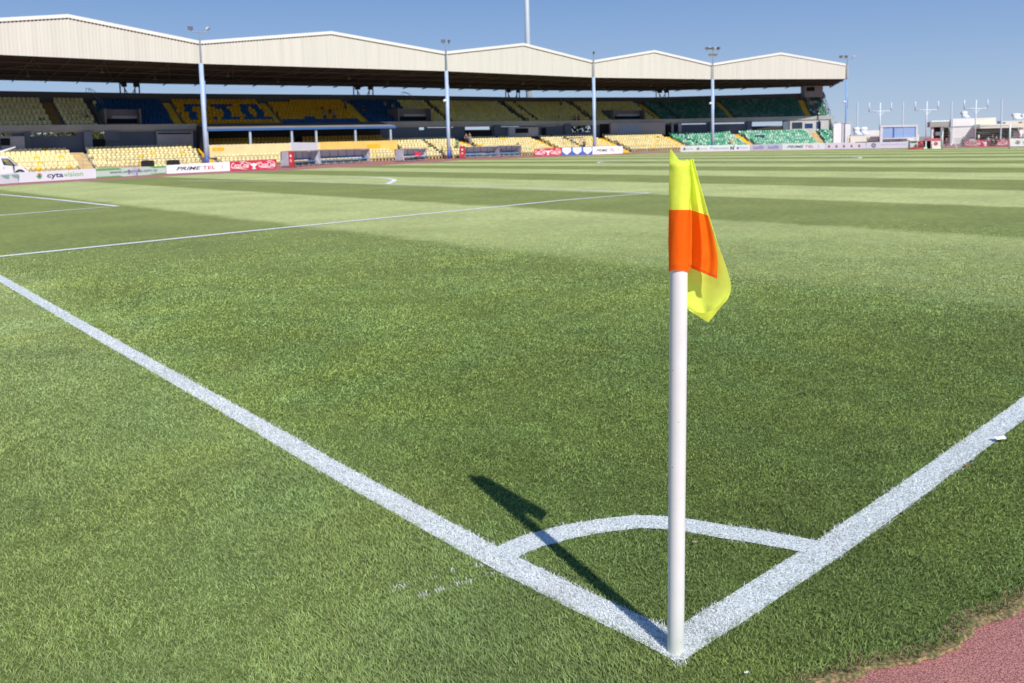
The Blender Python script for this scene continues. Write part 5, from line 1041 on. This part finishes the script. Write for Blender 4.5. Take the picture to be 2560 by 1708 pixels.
# ------------------------------------------------------------------ van at the left edge
VP = AT(-10, 56); ve = empty('van', (VP[0], VP[1], 0), -.19, 'white van with a raised white roof panel, cut by the left edge of the frame', 'van')
vw = mat('van_white', (.74,.75,.78), .3, .03, 1, spec=.6); kx = 56/FPX
def vz(v): return CP[2]+(hor(20)-v)*kx
def vx(u): return (u+10)*kx/1.18
side = [(-3.6,.25),(vx(73)+.02,.25),(vx(74),vz(428)),(vx(66),vz(420)),(vx(46),vz(415)),(vx(24),vz(391.5)),(vx(14),vz(389.5)),(vx(4),vz(389)),(-3.6,vz(388))]
b = MB(); n = len(side); W_ = 1.75; b.add([(x,-0.0,z) for x, z in side]+[(x,W_,z) for x, z in side], [tuple(range(n)), tuple(range(2*n-1, n-1, -1))]+[(i, n+i, n+(i+1)%n, (i+1)%n) for i in range(n)]); b.build('body', vw, ve)
def vp(pts, m, name, y=-.012, par=None): b = MB(); b.quad([(vx(u), y, vz(v)) for u, v in pts]); return b.build(name, m, ve if par is None else par)
vp([(7,396),(24,396.5),(30,401),(40,412),(45,416),(12,412.5)], glass_d, 'side_window'); vp([(9,397.5),(22,398),(33,409),(34,413),(20,411)], mat('seen_through_glass', (.30,.26,.12), .2, .5, 4), 'window_reflection', -.016); vp([(0,389),(1,389),(1,432),(0,432)], black, 'door_seam')
b = MB(); b.hexa([(vx(25),.1,vz(392.5)),(vx(46)+.01,.1,vz(414.5)),(vx(46)+.01,W_-.1,vz(414.5)),(vx(25),W_-.1,vz(392.5)),(vx(25)+.03,.1,vz(392.2)),(vx(46)+.04,.1,vz(414.2)),(vx(46)+.04,W_-.1,vz(414.2)),(vx(25)+.03,W_-.1,vz(392.2))]); b.build('windscreen', glass_d, ve)
b = MB(); b.box((vx(35),-.28,vz(424)),(vx(38.5),-.05,vz(413))); b.build('wing_mirror', navy, ve); vp([(66,420.5),(72,428),(70.5,428),(64.5,421)], glass_d, 'headlamp', -.014); vp([(10,419.5),(15,418.8),(15,420),(10,420.8)], black, 'door_handle', -.014)
for x in (vx(52), -2.4): b = MB(); b.tube([(x,-.02,.33),(x,.2,.33)], .33, 20); wl = b.build('wheel', black, ve); b = MB(); b.tube([(x,-.04,.33),(x,-.021,.33)], .18, 14); b.build('hub', steel, wl)
b = MB(); b.hexa([(vx(-60),-.1,vz(404)),(vx(45),-.1,vz(369.5)),(vx(45),.5,vz(369.5)),(vx(-60),.5,vz(404)),(vx(-60),-.1,vz(394)),(vx(46),-.1,vz(366.5)),(vx(46),.5,vz(366.5)),(vx(-60),.5,vz(394))]); b.build('raised_panel', vw, ve)
b = MB(); b.tube([(vx(2),.1,vz(389)),(vx(3),.1,vz(383))], .05, 6); b.build('panel_hinge', black, ve)

# ------------------------------------------------------------------ trees seen through the concourse
def tree(P, h, r, name, label, n=520, group='trees behind the stand'):
    e = empty(name, (P[0], P[1], 0), random.random()*6, label, 'tree', group); b = MB(); b.tube([(0,0,0),(.1,0,h*.3),(.05,.1,h*.55)], [.25,.18,.1], 8)
    for k in range(5): a = k*1.3; b.tube([(.05,.05,h*.4),(r*.5*math.cos(a), r*.5*math.sin(a), h*.6),(r*.8*math.cos(a), r*.8*math.sin(a), h*.72)], [.1,.06,.03], 5)
    b.build('trunk', mat('bark', (.12,.09,.06), .9, .3, 6), e); V = []; F = []; 
    for k in range(n):
        c = Vector((random.gauss(0,1), random.gauss(0,1), random.gauss(0,.8))); c = c.normalized()*(random.random()**.4); q = .75+.25*math.sin(c.x*6+c.z*5); p = Vector((c.x*r*q, c.y*r*q, h*.62+c.z*h*.36*q)); s_ = random.uniform(.18,.34)
        a = Vector((random.gauss(0,1), random.gauss(0,1), random.gauss(0,1))).normalized(); t = a.orthogonal().normalized(); u_ = a.cross(t); o = len(V); V += [p+t*s_, p+u_*s_*.6, p-t*s_, p-u_*s_*.6]; F.append((o,o+1,o+2,o+3))
    b = MB(); b.add(V, F); b.build('crown', mat('olive_foliage', (.10,.115,.035), .8, .5, .8, transl=.3), e)
for u, dp, h, r, lab in ((20, 118, 7, 3.2, 'olive green tree glimpsed under the upper tier, leftmost'), (120, 120, 7.5, 4, 'olive green tree glimpsed between the piers at the left'), (185, 120, 7.5, 3.4, 'olive green tree seen above the dark blue wall at the left'), (245, 118, 6.5, 2.2, 'grey green tree seen through the dark doorway at the left'), (1450, 155, 8, 3.5, 'green tree seen in the concourse gap left of the third column')): tree(AT(u, dp), h, r, 'tree', lab)

# ================================================================== people
def skin_mesh(name, verts, edges, radii, root=0, sub=1):
    me = bpy.data.meshes.new(name); me.from_pydata(verts, edges, []); o = bpy.data.objects.new(name, me); COL.objects.link(o)
    md = o.modifiers.new('s', 'SKIN'); 
    for i, r in enumerate(radii): me.skin_vertices[0].data[i].radius = (r, r) if not isinstance(r, tuple) else r; me.skin_vertices[0].data[i].use_root = (i == root)
    ss_ = o.modifiers.new('u', 'SUBSURF'); ss_.levels = sub; ss_.render_levels = sub
    dg = bpy.context.evaluated_depsgraph_get(); dg.update(); r = bpy.data.meshes.new_from_object(o.evaluated_get(dg)); bpy.data.objects.remove(o); r.name = name
    r.polygons.foreach_set('use_smooth', [True]*len(r.polygons)); r.materials.clear(); r.materials.append(skin); return r
def figure(pose):
    """joint positions for a 1.75 m person; x = right, -y = facing"""
    J = {}
    if pose == 'sit': J.update(pel=(0,.02,.52), chest=(0,.04,.92), neck=(0,.03,1.12), head=(0,.0,1.28)); kn = lambda s: (s*.13,-.42,.50); an = lambda s: (s*.13,-.44,.08)
    elif pose == 'walk': J.update(pel=(0,0,.93), chest=(0,-.03,1.28), neck=(0,-.04,1.47), head=(0,-.08,1.62)); kn = lambda s: (s*.10,-.12*s,.50); an = lambda s: (s*.10,-.20*s+.08,.08+(.05 if s < 0 else 0))
    else: J.update(pel=(0,0,.93), chest=(0,.0,1.28), neck=(0,.0,1.47), head=(0,-.03,1.63)); kn = lambda s: (s*.10,-.02,.50); an = lambda s: (s*.11,.01,.08)
    return J, kn, an
def make_body(pose):
    J, kn, an = figure(pose); V = []; E_ = []; Rr = []
    def add(p, r, par=None): V.append(tuple(p)); Rr.append(r); i = len(V)-1; (E_.append((par, i)) if par is not None else None); return i
    pe = add(J['pel'], (.15,.11)); be = add(tuple((np.array(J['pel'])*.5+np.array(J['chest'])*.5)), (.13,.10), pe); ch = add(J['chest'], (.17,.11), be); nk = add(J['neck'], .055, ch); h0 = add(np.array(J['head'])-np.array((0,0,.03)), .075, nk); h1 = add(np.array(J['head'])+np.array((0,.01,.07)), .085, h0)
    limbs = []
    for s in (-1, 1):
        hp_ = add(np.array(J['pel'])+np.array((s*.09,0,-.05)), .085, pe); k = add(kn(s), .058, hp_); a = add(an(s), .038, k); add(np.array(an(s))+np.array((0,-.13,-.045)), .035, a)
        sh = add(np.array(J['chest'])+np.array((s*.19,0,.10)), .055, ch)
        if pose == 'sit': el = np.array(J['chest'])+np.array((s*.25,-.08,-.20)); wr = np.array((s*.12,-.33,.60))
        elif pose == 'walk': el = np.array(J['chest'])+np.array((s*.26,.06*s,-.17)); wr = el+np.array((0,-.16,-.18))
        else: el = np.array(J['chest'])+np.array((s*.27,.03,-.17)); wr = el+np.array((-s*.02,-.06,-.25))
        e_ = add(el, .042, sh); w_ = add(wr, .028, e_); d = nrm(np.array(wr)-np.array(el)); pm = add(np.array(wr)+d*.07, (.036,.018), w_); sd = np.array((0,1,0.)) if abs(d[1]) < .6 else np.array((1,0,0.))
        for q, ln in ((-1.5,.060),(-.5,.075),(.5,.070),(1.5,.055)): f = add(np.array(wr)+d*.10+sd*q*.020, .0085, pm); add(np.array(wr)+d*(.10+ln)+sd*q*.022+np.array((-s*.012,-.01,0)), .007, f)
        t = add(np.array(wr)+d*.045-sd*.045, .010, pm); add(np.array(wr)+d*.085-sd*.062, .008, t)
    body = skin_mesh('body_'+pose, V, E_, Rr, 0, 1)
    # face: nose, eye sockets and ears as small raised shapes joined to the head
    hx, hy, hz = J['head']; fb = MB(); fb.hexa([(-.012,hy-.088,hz-.01),(.012,hy-.088,hz-.01),(.008,hy-.06,hz-.01),(-.008,hy-.06,hz-.01),(-.006,hy-.078,hz+.04),(.006,hy-.078,hz+.04),(.005,hy-.06,hz+.04),(-.005,hy-.06,hz+.04)])
    for s in (-1, 1): fb.blob((s*.085, hy+.01, hz+.02), (.012,.022,.032), 6, 5)
    off = len(body.vertices); vv = [tuple(v.co) for v in body.vertices]+fb.v; ff = [tuple(p.vertices) for p in body.polygons]+[tuple(i+off for i in f) for f in fb.f]
    me = bpy.data.meshes.new('body_'+pose); me.from_pydata(vv, [], ff); me.materials.append(skin); me.polygons.foreach_set('use_smooth', [True]*len(ff)); me.update()
    # clothes: slightly wider skins over the same joints
    def cloth(parts, name):
        V = []; E_ = []; Rr = []
        for ch_ in parts:
            par = None
            for p, r in ch_:
                key = tuple(round(float(c), 3) for c in p)
                if key in [tuple(round(float(c), 3) for c in v) for v in V]: i = [tuple(round(float(c), 3) for c in v) for v in V].index(key)
                else: V.append(tuple(float(c) for c in p)); Rr.append(r); i = len(V)-1
                if par is not None: E_.append((par, i))
                par = i
        return skin_mesh(name, V, E_, Rr, 0, 1)
    pel, che = np.array(J['pel']), np.array(J['chest']); parts = [[(che, (.185,.125)), (che*.5+pel*.5, (.155,.12)), (pel+np.array((0,0,.02)), (.165,.125))], [(che, (.185,.125)), (np.array(J['neck'])-np.array((0,0,.05)), .075)]]
    for s in (-1, 1):
        el = V[[i for i, v in enumerate(V) if False] [0]] if False else None
    arms = []
    for s in (-1, 1):
        if pose == 'sit': el = che+np.array((s*.25,-.08,-.20))
        elif pose == 'walk': el = che+np.array((s*.26,.06*s,-.17))
        else: el = che+np.array((s*.27,.03,-.17))
        sh = che+np.array((s*.19,0,.10)); parts.append([(che, (.185,.125)), (sh, .072), (sh*.25+el*.75, .058)])
    shirt = cloth(parts, 'shirt')
    parts = []
    for s in (-1, 1): parts.append([(pel+np.array((0,0,.0)), (.16,.12)), (pel+np.array((s*.09,0,-.07)), .10), (np.array(kn(s)), .072), (np.array(an(s))*.75+np.array(kn(s))*.25, .052)])
    trousers = cloth(parts, 'trousers')
    hb = MB(); hb.blob((0, hy+.018, hz+.075), (.092,.098,.082), 12, 8); hair = bpy.data.meshes.new('hair'); hair.from_pydata(hb.v, [], hb.f); hair.polygons.foreach_set('use_smooth', [True]*len(hb.f))
    eb = MB()
    for s in (-1, 1): eb.blob((s*.03, hy-.073, hz+.028), (.011,.006,.007), 6, 4)
    eb.box((-.022,hy-.077,hz-.040),(.022,hy-.070,hz-.034)); face = bpy.data.meshes.new('face'); face.from_pydata(eb.v, [], eb.f)
    for m_ in (shirt, trousers, hair, face):
        m_.materials.clear(); m_.materials.append(black)
    return me, shirt, trousers, hair, face
PM = {p: make_body(p) for p in ('stand', 'walk', 'sit')}
def person(P, rz, pose, sc_, shirt, legs, hair_c, label, group='people around the far end'):
    e = empty('person', P, rz, label, 'person', group); e.scale = (sc_,)*3; me = PM[pose]
    for nm, m_, c in (('body', me[0], None), ('shirt', me[1], shirt), ('trousers', me[2], legs), ('hair', me[3], hair_c), ('face', me[4], (.03,.015,.012))):
        o = bpy.data.objects.new(nm, m_); COL.objects.link(o); o.parent = e
        if c is not None:
            o.material_slots[0].link = 'OBJECT'; o.material_slots[0].material = mat('cloth_%d_%d_%d' % tuple(int(x*999) for x in c), c, .85, .15, 8)
    return e
K_ = (.015,.015,.018); DN = (.03,.04,.09); HK = (.02,.014,.01); RD = (.55,.03,.04); GRN = (.02,.34,.14); WHT = (.7,.7,.7); TAN = (.45,.36,.22); JE = (.10,.14,.24)
def onp(u, v, hpx, **k):
    P = G(u, v); dp = depth(P); return (P[0], P[1], 0), hpx*dp/FPX
def ped(u, dep, vt, pose, rz, sh, lg, label, vb=None, hr=HK, z=0.):
    P = AT(u, dep); k = dep/FPX; h = (CP[2]+(hor(u)-vt)*k-z); return person((P[0], P[1], z), rz, pose, h/(1.75 if pose != 'sit' else 1.40), sh, lg, hr, label)
FC = vr-.2
ped(2365.5, 97, 343.5, 'walk', FC+2.4, RD, JE, 'person in a red top walking behind the left goal post')
ped(2407.5, 95, 342.5, 'stand', FC, K_, (.10,.10,.12), 'person in black shirt and dark shorts standing left of the red board')
ped(2425, 97, 344.5, 'stand', FC, WHT, (.4,.4,.4), 'person in white behind the left red board')
ped(2432, 97.6, 343.5, 'stand', FC, WHT, (.4,.4,.4), 'second person in white beside the pale chair back behind the board')
ped(2479.5, 92, 336, 'walk', FC+.8, K_, DN, 'tall person in black standing between the two red boards')
ped(2470, 97, 340.5, 'stand', FC, (.45,.35,.5), DN, 'person in pale violet behind the gap of the red boards')
ped(2490, 98, 338, 'stand', FC, K_, K_, 'person in black under the dark awning, just right of the tall one')
ped(2508, 98, 342, 'stand', FC, (.35,.2,.12), K_, 'person in brown behind the right red board')
ped(2530, 97.5, 341, 'stand', FC, TAN, K_, 'person in tan behind the goal, just right of the right post')
ped(2548, 97, 334.5, 'stand', FC, (.03,.06,.16), K_, 'person in dark blue at the right edge')
ped(2556, 96, 336, 'stand', FC, K_, K_, 'person in black partly cut by the right edge of the frame')
# umbrellas / pale shade discs in the terrace
P = AT(2446, 99); b = MB(); b.tube([(0,0,.0),(0,0,1.15)], .03, 6); b.blob((0,0,1.25), (.26,.10,.24), 14, 9); o = b.build('white_fan', mat('cream_plastic', (.75,.66,.48), .5), loc=(P[0], P[1], 0), smooth=True); tag(o, 'cream round backed chair on the terrace behind the left red board', 'chair')
# people on the stand
def on_row(u, i, low, pose, sh, lg, label, lift=0.0, k=.92):
    rows, d0, t, z0, r = (LROWS, LD0, LT, LZ0, LR) if low else (UROWS, UD0, UT, UZ0, UR); d = d0+i*t-(.1 if pose == 'sit' else .22); s = SU(u, d, z0+i*r+1); q = (ql if low else dz)(s); p = S(s, d, z0+i*r+q-(.0 if pose == 'sit' else 0))
    person(p, seat_rot(s), pose, k, sh, lg, HK, label, 'people on the stand')
on_row(1143, 3, True, 'walk', GRN, (.03,.25,.12), 'person in a green tracksuit on the lower tier beside the second column', k=1.05)
on_row(1127, 0, True, 'stand', K_, K_, 'person in black at the railing right of the second column', k=.85)
on_row(1105, 1, True, 'sit', (.30,.36,.42), (.5,.4,.38), 'seated person in grey at the foot of the second column')
on_row(1165, 7, True, 'stand', (.07,.05,.045), K_, 'person in a brown top on the highest lower row beside the opening')
on_row(1174, 7, True, 'stand', (.06,.045,.04), (.25,.35,.45), 'person in brown top and blue trousers at the head of the lower stair', k=1.0)
on_row(1461, 2, True, 'stand', K_, K_, 'person in black right of the blue topped stand')
on_row(812, 2, False, 'stand', (.10,.22,.12), K_, 'person in a green top standing among the orange upper seats')
on_row(825, 4, False, 'sit', (.02,.02,.04), K_, 'seated person in black on the orange upper seats, left of the pair')
on_row(836, 2, False, 'walk', (.22,.22,.20), K_, 'person in grey stepping down the orange upper seats')
on_row(864, 6, False, 'stand', K_, DN, 'person in black near the top of the orange upper seats')
on_row(908, 5, False, 'sit', K_, (.3,.1,.08), 'seated person in black on the blue upper seats by the yellow steps')
on_row(963, 7, False, 'sit', (.25,.26,.12), K_, 'seated person in olive on the blue upper seats, higher of two')
on_row(982, 6, False, 'sit', (.30,.32,.16), K_, 'seated person in pale olive on the blue upper seats, lower of two')
on_row(1403, 8, False, 'stand', K_, K_, 'person in black high on the yellow upper seats left of the third column')
on_row(1437, 0, False, 'stand', (.02,.09,.05), K_, 'person in dark green at the upper tier parapet')
on_row(1447, 0, False, 'stand', K_, K_, 'person in black at the upper tier parapet')
on_row(1829, 1, True, 'stand', (.85,.62,.12), (.75,.6,.2), 'person in a bright yellow bib in front of the green lower seats', k=.9)

# move the grandstand's empty to its base, keeping the parts where they are
base = Vector(S(3.5, 0, 0)); 
for o in COL.objects:
    if o.parent == ST: o.location = Vector(o.location)-base
ST.location = base
